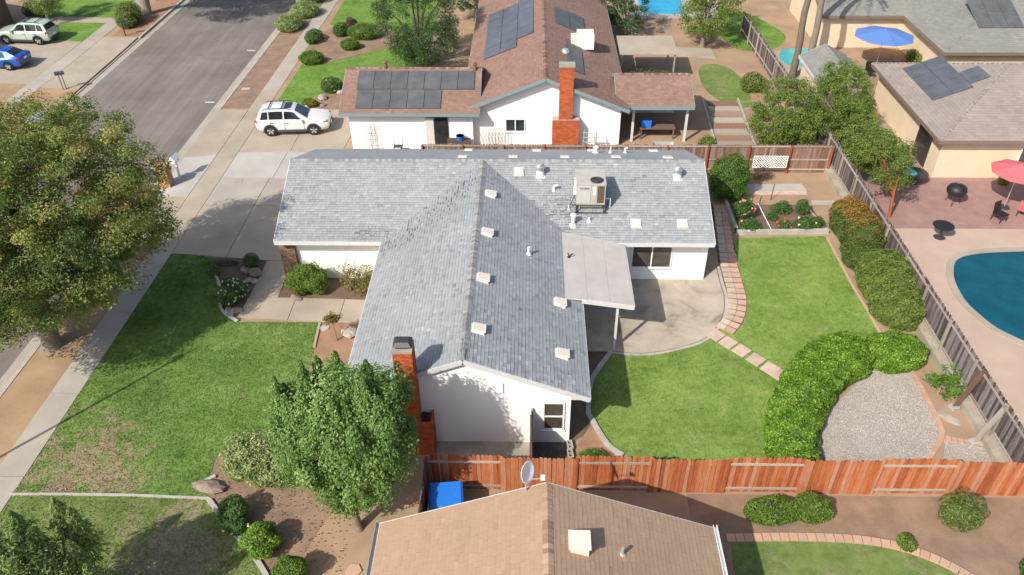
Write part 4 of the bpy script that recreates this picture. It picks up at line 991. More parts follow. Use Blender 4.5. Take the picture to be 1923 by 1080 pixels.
fence('board_fence', 'red-brown board fence with pale rails behind the rose bed and the grey roof', (17.2, 41.0), (-6.2, 41.0), -.034, ('picket_brown', 'rail_grey'), panel=2.3, h=1.78, rails=(.22, .85, 1.68), post_side=.065, post_mat='post_red')
fence('board_fence', 'far stretch of grey fence running north past the tan patio', (17.42, 44.6), (17.0, 64.0), -.034, ('picket_grey', 'rail_grey'), panel=2.44, h=1.75, rails=(.35, 1.5), spacing=.2)
for i, (y, lab) in enumerate(((22.35, 'broad dark timber brace leaning on the weathered fence above the flat stone'), (20.55, 'slim grey timber brace leaning on the weathered fence by the gravel corner'))):
    o = MB().beam((0, 0, 0), (.62, .12, 1.95), .2 if i == 0 else .14, .06 if i == 0 else .12).build('timber_brace', M['plank_dark' if i == 0 else 'rail_grey']); o.location = (16.72, y-.1, 0); tag(o, lab, 'brace')
    f = MB().box((0, 0, .06), (.3, .3, .12), .3).build('footing', M['concrete_pale'], o)
# small gate panel between gable wall and fence
gate = thing('gate_panel', 'narrow brown plank gate panel between the white gable wall and orange fence', 'gate', (.12, 18.1, 0), math.pi/2)
pk = None
for i in range(15):
    o = MB().b2((i*.142, -.012, .05), (i*.142+.137, .012, 1.82)).build('plank', M['plank_dark'], gate)
for z in (.3, 1.5): MB().b2((0, .012, z-.045), (2.12, .05, z+.045)).build('rail', M['plank_dark'], gate)
MB().b2((2.05, -.05, 0), (2.14, .012, 1.88)).build('post', M['rail_grey'], gate)
# cinder blocks in a row
for i, lab in enumerate(('grey hollow concrete block lying nearest the white wall corner', 'grey hollow concrete block lying nearest the orange fence')):
    b = thing('concrete_block', lab, 'block', (1.57, 20.02-i*.42, 0), math.radians(97), 'concrete blocks by the side slab')
    mb = MB(); 
    for u0, u1 in ((-.2, -.165), (-.018, .018), (.165, .2)): mb.b2((u0, -.1, .012), (u1, .1, .2))
    for v0, v1 in ((-.1, -.07), (.07, .1)): mb.b2((-.165, v0, .012), (-.018, v1, .2)); mb.b2((.018, v0, .012), (.165, v1, .2))
    mb.build('block_shell', M['curb'], b)

# ------------------------------------------------------------------ front yard planting
tree('street_tree', 'large autumn-tinged street tree by the kerb at the left', (-20.75, 25.5), (.36, 2.7, (.25, .3)),
     [(1.6, 1.9, 6.7, 4.1, 4.3, 3.6), (-1.0, .2, 5.2, 3.7, 3.1, 3.1), (1.7, -.9, 4.1, 2.9, 2.2, 2.1), (3.3, 2.6, 5.2, 2.4, 2.5, 2.3), (-.9, -1.3, 4.2, 2.9, 1.9, 2.3), (-.3, 2.6, 8.3, 3.0, 2.9, 2.1), (-3., 1., 5.5, 2.5, 2.5, 2.5), (3.0, -.4, 4.5, 2.0, 1.9, 1.8), (0., -3.2, 5.2, 2.7, 2.4, 1.9)],
     'pistache', 1050, 185000, .58, .14, .06, limbs=26, up_bias=.75, zs=.62, depth=.62, colour=lambda c: .19*np.sin(c[:, 0]*.9+1.)*np.sin(c[:, 1]*.8+c[:, 2]*.5)+.2*(NR.random(len(c)) < .12)+.11)
tree('pear_tree', 'bright green upright tree in front of the brick chimney', (-5.75, 16.35), (.15, 1.3, (-.1, .05)),
     [(-.1, .45, 4.3, 1.8, 1.6, 2.2), (1.05, .55, 4.6, 1.25, 1.2, 2.0), (-1.15, .4, 3.9, 1.2, 1.1, 1.8), (.1, .2, 2.6, 1.5, 1.2, 1.4)],
     'pear', 270, 66000, .34, .105, .062, limbs=26, up_bias=.35, zs=2.1, depth=.5, droop=.8, spread=.75)
pe = bpy.data.objects['pear_tree']
tree('young_tree', 'tall tree with tapering leafy shoots at the lower left corner', (-14.1, 11.5), (.16, 2.0, (0, 0)),
     [(0, .1, 3.4, 1.5, 1.4, 2.0), (-1.0, .4, 3.1, 1.0, 1.0, 1.7), (.8, .4, 3.3, .8, .8, 1.6)], 'spire', 150, 17000, .3, .14, .05, limbs=16, up_bias=.3, zs=2.4, depth=.6, droop=.3)
def spires(root, tips, lf='leaf_spire', L=.17, W=.06):
    V_, Q_, T_ = [], [], []; k = 0; mb = MB()
    for (x, y, z0, z1, r) in tips:
        n = int(620*(z1-z0)); t = NR.random(n); rr = r*(1-t**1.8)*NR.uniform(.15, 1.15, n)*(1+.3*np.sin(t*23+x*9))+.03; a = NR.uniform(0, 6.28, n)
        p = np.stack([x+rr*np.cos(a), y+rr*np.sin(a), z0+(z1-z0)*t], 1); nr = np.stack([np.cos(a), np.sin(a), np.full(n, .5)], 1)
        V, Q = leaf_quads(p, nr, L, W, tdir=np.stack([np.cos(a), np.sin(a), np.full(n, -.5)], 1), spread=.85); V_.append(V); Q_.append(Q+k); k += len(V); T_.append(np.clip(NR.normal(.5, .22, n), 0, 1))
        mb.tube([(x*.4, y*.4, 1.9), (x*.9, y*.9, z0+.2), (x, y, z1-.1)], [.05, .03, .006], 5)
    link('shoots', np_mesh('shoots', np.concatenate(V_), np.concatenate(Q_), M[lf], np.concatenate(T_)), root); mb.build('branch', M['bark'], root)
spires(pe, [(-.25+1.75*math.cos(i*1.9)*(.45+.5*rnd.random()), .5+1.3*math.sin(i*1.9)*(.4+.5*rnd.random()), 4.4+.5*rnd.random(), 5.9+1.1*rnd.random(), .34) for i in range(20)], 'leaf_pear', .12, .07)
yt = bpy.data.objects['young_tree']
spires(yt, [(.95, 2.1, 3.0, 5.0, .36), (1.35, 2.0, 2.6, 4.7, .36), (.15, 1.5, 3.2, 5.2, .42), (-.5, 1.2, 3.0, 4.8, .45), (.75, 1.2, 3.0, 4.9, .42), (-1.3, 1.4, 3.0, 4.6, .42), (-.1, .7, 3.4, 5.6, .45), (2.1, .75, 2.2, 3.9, .3), (1.5, 1.3, 2.2, 4.2, .33)])
bush('flowering_shrub', 'white-flowered rose bush in the entry bed by the walk', [(-13.79, 28.43)][0], [(0, .1, .6, .55, .55, .6), (.2, .5, .55, .5, .5, .5), (-.15, .75, .5, .4, .4, .45)], 'rose', 4200, .08, .05, flowers=('petal_white', 46, .075), hull=.62)
bush('shrub', 'small dark green shrub beside the boulders in the entry bed', [(-13.63, 31.37)][0], [(0, 0, .35, .42, .4, .38)], 'evergreen', 1600, .07, .04)
bush('shrub', 'low bright green tuft at the driveway corner of the lawn', [(-15.92, 31.57)][0], [(0, 0, .18, .3, .26, .22)], 'lily', 500, .09, .03, hull=None)
bush('shrub', 'olive tuft between the white roses and the driveway', [(-15.35, 30.78)][0], [(0, 0, .22, .36, .3, .26)], 'yucca', 700, .1, .035, hull=None)
bush('shrub', 'brownish low ground cover plant along the driveway edge', [(-14.91, 31.58)][0], [(0, 0, .12, .6, .2, .14)], 'dead', 700, .06, .04, hull=None)
for (u, sz, mt, lab) in (([(-13.26, 30.71)][0], (.34, .3, .42), 'rock', 'largest grey boulder in the entry bed'), ([(-13.81, 30.97)][0], (.36, .25, .28), 'rock', 'dark flat boulder behind the largest one in the entry bed'), ([(-13.47, 30.24)][0], (.22, .18, .16), 'rock_pale', 'left pale stone below the largest boulder'), ([(-13.18, 30.16)][0], (.22, .2, .15), 'rock_pale', 'right pale stone below the largest boulder'), ([(-13.68, 27.81)][0], (.5, .2, .12), 'rock_pale', 'long tan stone at the tip of the entry bed'), ([(-13.35, 27.93)][0], (.3, .22, .2), 'rock', 'brown stone at the walk end of the entry bed'), ([(-10.88, 28.90)][0], (.36, .16, .14), 'rock', 'dark stone at the foot of the garage shrub'), ([(-11.38, 17.94)][0], (.62, .3, .3), 'rock', 'long dark boulder at the end of the white lawn divider'), ([(-7.89, 26.39)][0], (.42, .38, .3), 'rock_pale', 'rounded pale boulder beside the small lollipop tree')):
    boulder('boulder', lab, u, sz, mt, hash(lab) % 97 if False else int(sz[0]*1000+sz[2]*77))
o = MB().lathe([(.2, 0), (.2, .05), (.0, .055)], (0, 0, 0), 16).build('stepping_stone', M['concrete_pale']); o.location = (*[(-9.08, 26.78)][0], .01); tag(o, 'round pale stepping stone at the corner of the porch bed', 'stone')
bush('shrub', 'rounded lime green shrub against the garage wall', (-10.35, 29.55), [(0, 0, .75, .95, .62, .75), (-.35, -.1, .6, .65, .6, .6), (.4, -.1, .6, .6, .6, .6)], 'box', 6500, .1, .055, hull=.72, stems=6, lump=.35)
bush('shrub', 'thin yellowing shrub with bare stems beside the lime green one', (-8.05, 29.6), [(-.3, 0, .85, .55, .5, .75), (.5, .05, .7, .6, .5, .65), (.1, -.3, .4, .75, .4, .4)], 'sparse', 2400, .1, .05, hull=None, depth=.8, stems=14, lump=.4)
tree('lollipop_tree', 'small lollipop-shaped tree in the porch bed', (-8.37, 25.96), (.035, 1.0, (-.08, .05)), [(-.08, .05, 1.25, .36, .34, .3)], 'sparse', 22, 900, .15, .09, .045, limbs=6, colour=lambda c: c[:, 0]*0-.1)
bush('shrub', 'large cream-variegated shrub left of the bright green tree', (-9.15, 18.75), [(0, 0, .8, 1.6, 1.1, 1.05), (-1.15, .1, .65, .8, .9, .8), (.9, .6, .9, 1.1, .9, 1.0)], 'variegated', 13000, .11, .05, hull=.7, stems=12, lump=.4, depth=.35)
bush('shrub', 'golden-leaved shrub behind the bright green tree', (-7.7, 20.9), [(0, 0, .9, .6, .6, .9), (.5, .4, .8, .5, .5, .75)], 'gold', 2600, .09, .05, hull=.6)
bush('rose_bush', 'dark rose bush with pale yellow blooms beside the long dark boulder', (-10.0, 16.55), [(0, 0, .55, .5, .48, .55), (.15, -.35, .4, .45, .4, .4)], 'rose', 3600, .085, .05, flowers=('petal_yellow', 9, .09), hull=.68)
bush('shrub', 'glossy mid green shrub inside the curved kerb, between two others', (-8.75, 15.45), [(0, 0, .55, .58, .62, .58)], 'hedge', 4200, .085, .05, hull=.78, lump=.35)
bush('shrub', 'paler green shrub at the bottom edge, lowest of the kerb row', (-7.5, 14.25), [(0, 0, .6, .55, .55, .55)], 'box', 3800, .085, .05, hull=.75, lump=.3)
# leaf litter on the bare soil under the tree
n = 900; X = NR.uniform(-11.5, -6.0, n); Y = NR.uniform(14.5, 19.8, n)
V, Q = leaf_quads(np.stack([X, Y, np.full(n, .03)], 1), np.tile((0, 0, 3.), (n, 1)), .06, .04); tag(link('fallen_leaves', np_mesh('fallen_leaves', V, Q, M['leaf_dead'], NR.random(n))), 'fallen dry leaves on the bare soil under the green tree', 'leaves', kind='stuff')
hx = MB().lathe([(.27, 0), (.27, .05), (.0, .052)], (0, 0, 0), 6).build('stepping_stone', M['brick_edge']); hx.location = (*[(-5.62, 14.70)][0], 0); tag(hx, 'reddish hexagonal stepping stone at the bottom edge', 'stone')
# street lamp just beyond the left edge: its thin shadow crosses the pavement and lawn
lp = thing('street_lamp', 'tall slim street lamp whose shadow crosses the front lawn', 'street lamp', (-21.0, 17.75, 0))
MB().lathe([(.14, 0), (.12, .3), (.075, .5), (.055, 8.0)], (0, 0, 0), 12).build('pole', M['galv'], lp, 40)
MB().lathe([(.06, 7.95), (.14, 8.05), (.16, 8.3), (.03, 8.42)], (0, 0, 0), 12).build('lamp_head', M['galv'], lp, 40)

# mailboxes
bm = thing('mailbox_pier', 'small tan brick pier with a ledge by the driveway mouth', 'brick pier', (-20.78, 39.3, 0)); o_ = (-20.78, 39.3, 0)
core = MB().b2((-.3, -.3, 0), (.3, .3, 1.24)).build('core', M['mortar'], bm)
acc = []; brick_face(acc, -.31, .31, -.295, 0, .01, 1.22, 'x', -1); brick_face(acc, .295, 0, -.27, .3, .01, 1.22, 'y', 1, 1); place_bricks(acc, bm, (0, 0, 0), 'brick_mail', 300)
for i in range(3): MB().b2((-.32+i*.215, -.33, 1.24), (-.115+i*.215, .33, 1.31)).build('brick', M['brick_mail'], bm)
wm = thing('mailbox', 'white roofed mailbox on a white post behind the tan brick pier', 'mailbox', (-20.35, 40.15, 0), math.radians(-8))
MB().b2((-.05, -.05, 0), (.05, .05, 1.05)).build('post', M['white'], wm)
b = MB(); b.b2((-.13, -.25, 1.05), (.13, .25, 1.3)); b.add([(-.2, -.32, 1.28), (.2, -.32, 1.28), (0, -.32, 1.52), (-.2, .32, 1.28), (.2, .32, 1.28), (0, .32, 1.52)], [(0, 1, 2), (5, 4, 3), (0, 2, 5, 3), (2, 1, 4, 5)]); b.build('box', M['white'], wm)
for (loc, rz, lab, two) in (([(-33.06, 52.67)][0], .4, 'dark mailbox on two thin posts beside the far driveway', True), ([(-33.11, 63.38)][0], .4, 'dark mailbox on a single post in front of the far shrub', False)):
    r = thing('mailbox', lab, 'mailbox', (*loc, 0), rz)
    pst = MB()
    for dx in ((-.1, .1) if two else (0,)): pst.beam((dx, 0, 0), (dx, 0, 1.12), .05 if two else .09, .05 if two else .09)
    pst.build('post', M['dark_metal'], r)
    q = MB(); q.tube([(-.3, 0, 1.22), (.3, 0, 1.22)], .12, 10); q.b2((-.3, -.12, 1.1), (.3, .12, 1.22)); q.build('box', M['dark_metal'], r, 40)
mp = MB().b2((-.3, -.16, 0), (.3, .16, .02)).build('meter_lid', M['concrete_pale']); mp.location = (*[(-20.14, 52.79)][0], .008); tag(mp, 'white utility lid in the brown parkway strip', 'utility lid')
mp = MB().b2((-.45, -.25, 0), (.45, .25, .012)).build('meter_lid', M['concrete_old']); mp.location = (*[(-17.02, 39.75)][0], .022); tag(mp, 'dark rectangular utility lid set in the driveway slab', 'utility lid')

# ------------------------------------------------------------------ back yard
bush('hedge', 'clipped glossy green hedge in a curve beside the gravel court', (11.2, 22.6), [(hx-11.45, hy-22.95, .3+.015*i_, .95+.03*i_, .9+.03*i_, .78+.02*i_) for i_, (hx, hy) in enumerate([(9.85, 19.45), (9.95, 20.1), (10.1, 20.8), (10.35, 21.5), (10.65, 22.1), (11.0, 22.7), (11.4, 23.3), (11.8, 23.85), (12.25, 24.35), (12.7, 24.75), (13.2, 25.0)])], 'hedge', 40000, .095, .058, cat='hedge', hull=.84, lump=.22, depth=.13)
bush('hedge', 'rounded green hedge end between the curved hedge and the grey fence', (15.1, 25.0), [(0, 0, .45, 1.25, 1.0, .85), (.75, .1, .4, .75, .9, .75)], 'hedge', 10500, .09, .055, cat='hedge', hull=.84, lump=.22, depth=.13)
bush('hedge', 'dark hedge with coppery orange new growth against the grey fence', (16.35, 33.6), [(.1, 1.2, .75, 1.0, 1.3, 1.15), (.2, -.3, .75, 1.05, 1.5, 1.15), (-.2, -1.6, .5, .9, 1.2, .8)], 'photinia', 19000, .085, .045, cat='hedge', hull=.84, lump=.3, depth=.18,
     bias=(.75, lambda p: .42*np.clip((p[:, 2]-1.05)/.6, 0, 1)*np.clip((p[:, 1]-31.6)/2., 0, 1)))
bush('hedge', 'feathery olive green juniper-like hedge against the grey fence', (16.5, 29.3), [(0, .4, .75, 1.25, 1.8, 1.2), (-.1, -1.2, .6, 1.15, 1.5, 1.0)], 'juniper', 24000, .12, .034, cat='hedge', hull=.84, lump=.3, depth=.18, lift=.9)
bush('citrus_shrub', 'round bright green citrus shrub at the corner of the grey roof', (10.95, 38.4), [(0, 0, 1.25, 1.1, 1.1, 1.3), (-.1, -.5, .8, 1.0, .8, .8)], 'citrus', 8500, .1, .05, hull=.78, lump=.3)
bush('dead_shrub', 'brown dried shrub below the white lattice', [(13.28, 40.15)][0], [(0, 0, .4, .6, .4, .45)], 'dead', 1300, .08, .03, hull=None, depth=.7, stems=10)
bush('lily_clump', 'strappy bright green lily clump beside the concrete blocks', (2.35, 19.2), [(0, 0, .2, .55, .5, .35)], 'lily', 1500, .36, .03, hull=None, depth=.8, lift=.2)
bush('shrub', 'low yellow-green shrub behind the orange fence at the gravel edge', (13.0, 18.75), [(0, 0, .35, .75, .4, .45)], 'variegated', 2200, .07, .045, hull=.7)
bush('weeds', 'low weeds on the lawn side of the orange fence', (6.7, 18.6), [(-.4, 0, .15, .6, .25, .2), (.5, 0, .2, .6, .25, .25)], 'box', 900, .07, .04, hull=None)
tree('citrus_sapling', 'small citrus sapling in bare soil by the grey fence', (16.4, 23.0), (.03, .35, (.1, .1)), [(.25, .2, .85, .45, .45, .5), (-.3, .1, .75, .4, .35, .35), (.4, -.3, .5, .4, .3, .35)], 'citrus', 40, 1100, .2, .13, .055, limbs=16, colour=lambda c: c[:, 0]*0+.25)
st_ = boulder('flat_stone', 'flat grey stone lying in the bare soil by the fence', (16.3, 21.7), (.5, .25, .07), 'concrete_old', 5)
# rose bed
rb = sheet('rose_bed', [(10.78, 34.75), (15.35, 34.9), (15.3, 37.2), (14.4, 37.35), (10.85, 37.3)], -.02, .07, 'soil_dark')
for a_, b_, lab, mt in (((10.68, 34.52), (14.2, 34.64), 'long grey concrete kerb along the front of the rose bed', 'curb'), ((14.22, 34.64), (15.45, 34.68), 'paler concrete kerb block at the right end of the rose bed', 'concrete_pale')):
    k_ = MB().beam((*a_, .1), (*b_, .1), .2, .26).build('bed_kerb', M[mt]); tag(k_, lab, 'kerb')
wl = thing('block_wall', 'low shaded block wall between paver path and rose bed', 'wall', (10.68, 34.65, 0), math.pi/2)
for i in range(8): MB().b2((i*.405, -.09, 0), (i*.405+.395, .09, .34)).build('block', M['curb'], wl)
MB().b2((0, -.06, -.05), (3.2, .06, .3)).build('mortar_core', M['mortar'], wl)
e_ = MB().beam((15.42, 34.8, .04), (15.0, 37.3, .04), .12, .1).build('bed_kerb', M['concrete_tan']); tag(e_, 'slanting pale kerb on the right side of the rose bed', 'kerb')
p_ = MB().tube([(12.42, 37.3, .16), (12.5, 34.7, .2)], .03, 8).build('white_pipe', M['white']); tag(p_, 'thin white pipe lying across the rose bed', 'pipe')
roses = (([(11.29, 35.95)][0], .95, .5, 'petal_pink', 26, 'tall rose bush covered in pink blooms at the left of the rose bed', 2600), ([(11.46, 34.92)][0], .42, .48, 'petal_white', 4, 'low leafy rose bush below the pink one', 1700), ([(13.21, 34.99)][0], .42, .32, 'petal_red', 7, 'small rose bush with orange-red blooms', 900), ([(12.78, 35.86)][0], .35, .3, None, 0, 'sparse green rose bush beside the white pipe', 500), ([(13.47, 36.61)][0], .42, .5, None, 0, 'wide green rose bush at the back of the rose bed', 1300), ([(14.50, 36.40)][0], .7, .36, None, 0, 'tallest leafy rose bush at the back right of the rose bed', 1300), ([(14.28, 35.05)][0], .45, .5, 'petal_white', 3, 'broad leafy rose bush with one white bloom, right front', 2000), ([(14.91, 35.16)][0], .4, .42, None, 0, 'leafy rose bush at the right end of the rose bed', 1500))
for (u, h, r, fl, cnt, lab, n) in roses:
    bush('rose_bush', lab, u, [(0, 0, h*.62, r*1.15, r, h*.55), (.15*r, .2*r, h*.85, r*.8, r*.7, h*.45)], 'rose', n, .085, .05, flowers=(fl, cnt, .1) if fl else None, hull=None, depth=.7, stems=7, zoff=.06, group='rose bushes in the rose bed')
sl_ = struct(MB().prism([(12.10, 39.60), (15.43, 39.68), (15.51, 38.97), (11.93, 38.89)], -.02, .03).build('yard_slab', M['concrete_pale']))
MB().prism([(11.92, 38.86), (15.50, 38.94), (15.41, 38.51), (11.78, 38.48)], -.02, .026).build('pink_slab', M['paver_blush'], sl_)
o = MB().b2((-.63, -.09, 0), (.63, .09, .16)).build('timber_beam', M['concrete_pale']); o.location = (*[(16.02, 37.55)][0], .006); tag(o, 'whitewashed beam lying on the bare soil behind the rose bed', 'beam')
for (a_, b_, lab) in (([(13.27, 37.92)][0], 1.0, 'black metal stake standing behind the rose bed, right one'), ([(12.49, 37.30)][0], .6, 'black metal stake standing behind the rose bed, left one')):
    o = MB().tube([(0, 0, 0), (.05, .05, b_)], .022, 6).build('metal_stake', M['black']); o.location = (*a_, 0); tag(o, lab, 'stake')
la = thing('lattice_panel', 'white diamond lattice panel leaning on the red-brown fence', 'lattice', (13.75, 40.72, .5), 0)
for i in range(-5, 16):
    for sgn in (1, -1):
        x0 = -.95+i*.155; pts = []
        for (z) in (0., .72):
            pts.append((x0+sgn*(z-(0 if sgn > 0 else .72))+(0 if sgn > 0 else -0), z))
        (xa, za), (xb, zb) = pts
        if xb < xa: (xa, za), (xb, zb) = (xb, zb), (xa, za)
        if xb <= -.95 or xa >= .95: continue
        if xa < -.95: za += (zb-za)*(-.95-xa)/(xb-xa); xa = -.95
        if xb > .95: zb = za+(zb-za)*(.95-xa)/(xb-xa); xb = .95
        if xb-xa > .05: MB().beam((xa, -.012 if sgn > 0 else -.002, za), (xb, -.012 if sgn > 0 else -.002, zb), .009, .036).build('slat', M['white'], la)
for a_, b_ in (((-.97, -.007, 0), (.97, -.007, 0)), ((-.97, -.007, .72), (.97, -.007, .72)), ((-.96, -.007, 0), (-.96, -.007, .72)), ((.96, -.007, 0), (.96, -.007, .72))): MB().beam(a_, b_, .03, .04).build('frame', M['white'], la)

# ------------------------------------------------------------------ neighbouring houses
def gable_block(root, org, x0, x1, y0, y1, axis, ze, slope, rmat, wmat, deck, trim, oh=.45, expo=.16, walls=True, courses=True):
    """one wing: walls, two shingled slopes, fascia; x0..y1 are the eaves"""
    if axis == 'y':
        xm = (x0+x1)/2; zr = ze+slope*(x1-x0)/2
        sl = [([(x0, y0), (xm, y0), (xm, y1), (x0, y1)], (x0, y0), (1, 0)), ([(xm, y0), (x1, y0), (x1, y1), (xm, y1)], (x1, y0), (-1, 0))]
        rp, rq = (xm, y0, zr), (xm, y1, zr)
    else:
        ym = (y0+y1)/2; zr = ze+slope*(y1-y0)/2
        sl = [([(x0, y0), (x1, y0), (x1, ym), (x0, ym)], (x0, y0), (0, 1)), ([(x0, ym), (x1, ym), (x1, y1), (x0, y1)], (x0, y1), (0, -1))]
        rp, rq = (x0, ym, zr), (x1, ym, zr)
    out = []
    for poly, ev, dv in sl:
        r = slope_slab(root, org, poly, ev, dv, ze, slope, deck); out.append(r)
        if courses: shingles(r, org, poly, ev, dv, ze, slope, rmat, expo=expo, wmin=.16, wmax=.36, thick=.01, band=.16)
    ridge_caps(out[0], org, rp, rq, rmat)
    a0, a1, b0, b1 = x0+oh, x1-oh, y0+oh, y1-oh; zt = ze+slope*oh-.1; tw = .16
    if walls:
        for k in (0, 1):
            if axis == 'y':
                y = b0 if k == 0 else b1-tw; xm = (a0+a1)/2
                MB(org).add([(x, y+dy, z) for dy in (0, tw) for x, z in ((a0, 0), (a1, 0), (a1, zt), (xm, zr-.12), (a0, zt))], [(0, 1, 2, 3, 4), (9, 8, 7, 6, 5)]+[((i+1) % 5, i, 5+i, 5+(i+1) % 5) for i in range(5)]).build('wall', wmat, root)
                x = a0 if k == 0 else a1-tw; MB(org).b2((x, b0+tw, 0), (x+tw, b1-tw, zt)).build('wall', wmat, root)
            else:
                x = a0 if k == 0 else a1-tw; ym = (b0+b1)/2
                MB(org).add([(x+dx, y, z) for dx in (0, tw) for y, z in ((b0, 0), (b1, 0), (b1, zt), (ym, zr-.12), (b0, zt))], [(4, 3, 2, 1, 0), (5, 6, 7, 8, 9)]+[(i, (i+1) % 5, 5+(i+1) % 5, 5+i) for i in range(5)]).build('wall', wmat, root)
                y = b0 if k == 0 else b1-tw; MB(org).b2((a0+tw, y, 0), (a1-tw, y+tw, zt)).build('wall', wmat, root)
    f = lambda p, q: MB(org).beam(p, q, .035, .2).build('fascia', trim, root)
    if axis == 'y':
        for x, s in ((x0, -1), (x1, 1)): f((x+s*.014, y0, ze-.1), (x+s*.014, y1, ze-.1))
        for y, s in ((y0, -1), (y1, 1)):
            f((x0, y+s*.014, ze-.1), (xm_(x0, x1), y+s*.014, zr-.1)); f((xm_(x0, x1), y+s*.014, zr-.1), (x1, y+s*.014, ze-.1))
    else:
        for y, s in ((y0, -1), (y1, 1)): f((x0, y+s*.014, ze-.1), (x1, y+s*.014, ze-.1))
        for x, s in ((x0, -1), (x1, 1)):
            f((x+s*.014, y0, ze-.1), (x+s*.014, xm_(y0, y1), zr-.1)); f((x+s*.014, xm_(y0, y1), zr-.1), (x+s*.014, y1, ze-.1))
    return out
def xm_(a, b): return (a+b)/2

def hip_block(root, org, x0, x1, y0, y1, ze, slope, rmat, wmat, deck, trim, oh=.5):
    h = min(x1-x0, y1-y0)/2
    if y1-y0 <= x1-x0: A, B = (x0+h, (y0+y1)/2), (x1-h, (y0+y1)/2)
    else: A, B = ((x0+x1)/2, y0+h), ((x0+x1)/2, y1-h)
    if y1-y0 <= x1-x0:
        S = [([(x0, y0), (x1, y0), B, A], (x0, y0), (0, 1)), ([A, B, (x1, y1), (x0, y1)], (x0, y1), (0, -1)), ([(x0, y0), A, (x0, y1)], (x0, y0), (1, 0)), ([(x1, y0), (x1, y1), B], (x1, y0), (-1, 0))]
    else:
        S = [([(x0, y0), (x1, y0), A], (x0, y0), (0, 1)), ([B, (x1, y1), (x0, y1)], (x0, y1), (0, -1)), ([(x0, y0), A, B, (x0, y1)], (x0, y0), (1, 0)), ([(x1, y0), (x1, y1), B, A], (x1, y0), (-1, 0))]
    out = []
    for poly, ev, dv in S:
        r = slope_slab(root, org, poly, ev, dv, ze, slope, deck); shingles(r, org, poly, ev, dv, ze, slope, rmat, expo=.2, wmin=.25, wmax=.5, thick=.012, band=.16); out.append(r)
    zr = ze+slope*h; ridge_caps(out[0], org, (*A, zr), (*B, zr), rmat)
    for c, e in (((x0, y0), A), ((x1, y0), B if y1-y0 <= x1-x0 else A), ((x0, y1), A if y1-y0 <= x1-x0 else B), ((x1, y1), B)): ridge_caps(out[0], org, (*c, ze), (*e, zr), rmat)
    tw = .16; zt = ze+slope*oh-.1
    for a, b in (((x0+oh, y0+oh, 0), (x1-oh, y0+oh+tw, zt)), ((x0+oh, y1-oh-tw, 0), (x1-oh, y1-oh, zt)), ((x0+oh, y0+oh+tw, 0), (x0+oh+tw, y1-oh-tw, zt)), ((x1-oh-tw, y0+oh+tw, 0), (x1-oh, y1-oh-tw, zt))):
        MB(org).b2(a, b).build('wall', wmat, root)
    for p, q in (((x0, y0-.014, ze-.1), (x1, y0-.014, ze-.1)), ((x0-.014, y0, ze-.1), (x0-.014, y1, ze-.1)), ((x0, y1+.014, ze-.1), (x1, y1+.014, ze-.1)), ((x1+.014, y0, ze-.1), (x1+.014, y1, ze-.1))): MB(org).beam(p, q, .035, .2).build('fascia', trim, root)
    return out

def panels(parent, org, zf, rects, mat, name='solar_panel', h=.09):
    """tilted panels: zf(x,y) is the roof plane"""
    for (xa, ya, xb, yb) in rects:
        top = [(xa, ya), (xb, ya), (xb, yb), (xa, yb)]
        MB(org).slab([(x, y, zf(x, y)+h) for x, y in top], .035).build(name, M[mat], parent)

# north neighbour: white walls, brown roof, orange brick chimney
NO = (-3., 48., 0.)
nh = thing('house', 'white house with brown shingle roof, brick chimney and solar panels north of ours', 'house', NO)
ga = gable_block(nh, NO, -11.35, -3.0, 43.4, 50.4, 'x', 2.55, .4, M['shingle_brown'], M['stucco'], M['deck_brown'], M['trim_teal'])
gm = gable_block(nh, NO, -4.1, 5.9, 43.85, 68., 'y', 2.55, .4, M['shingle_brown'], M['stucco'], M['deck_brown'], M['trim_teal'])
gp = gable_block(nh, NO, 5.2, 9.85, 44.5, 49.6, 'x', 2.5, .4, M['shingle_brown'], M['stucco'], M['deck_brown'], M['trim_teal'], walls=False)
zg = lambda x, y: 2.55+.4*(y-43.4)
panels(ga[0], NO, zg, [(-10.5+i*1.02, 45.15, -9.51+i*1.02, 46.55) for i in range(7)]+[(-10.4+i*1.02, 43.7, -9.41+i*1.02, 45.1) for i in range(5)], 'solar_mat')
zw = lambda x, y: 2.55+.4*(x+4.1)
panels(gm[0], NO, zw, [(-3.1+i*1.1, 50.6+j*1.75, -2.03+i*1.1, 52.32+j*1.75) for i in range(2) for j in range(5)]+[(-.9, 52.0+j*1.75, .17, 53.72+j*1.75) for j in range(5)], 'solar')
ze_ = lambda x, y: 2.55+.4*(5.9-x)
panels(gm[1], NO, ze_, [(2.3+i*1.05, 46.6+j*1.7, 3.32+i*1.05, 48.27+j*1.7) for i in range(1) for j in range(3)]+[(1.7+i*1.05, 54.+j*1.7, 2.72+i*1.05, 55.67+j*1.7) for i in range(2) for j in range(2)], 'solar_mat')
nc = MB(NO).b2((1.72, 43.75, 2.0), (2.5, 44.3, 5.25)).b2((1.34, 43.6, 0), (2.94, 44.3, 2.0)).build('chimney', M['mortar'], nh)
acc = []; brick_face(acc, 1.71, 2.51, 43.765, 0, 2.0, 5.2, 'x', -1); brick_face(acc, 1.33, 2.95, 43.615, 0, .01, 2.0, 'x', -1); brick_face(acc, 1.735, 0, 43.8, 44.28, 2.0, 5.2, 'y', -1)
place_bricks(acc, nc, NO, 'brick', 300, 'brick_stuff')
MB(NO).b2((1.65, 43.7, 5.25), (2.57, 44.35, 5.35)).build('chimney_crown', M['concrete_old'], nc)
window(nh, NO, -1.45, -.35, 44.3, 1.0, 1.75, 2, glassmat='glass_blue')
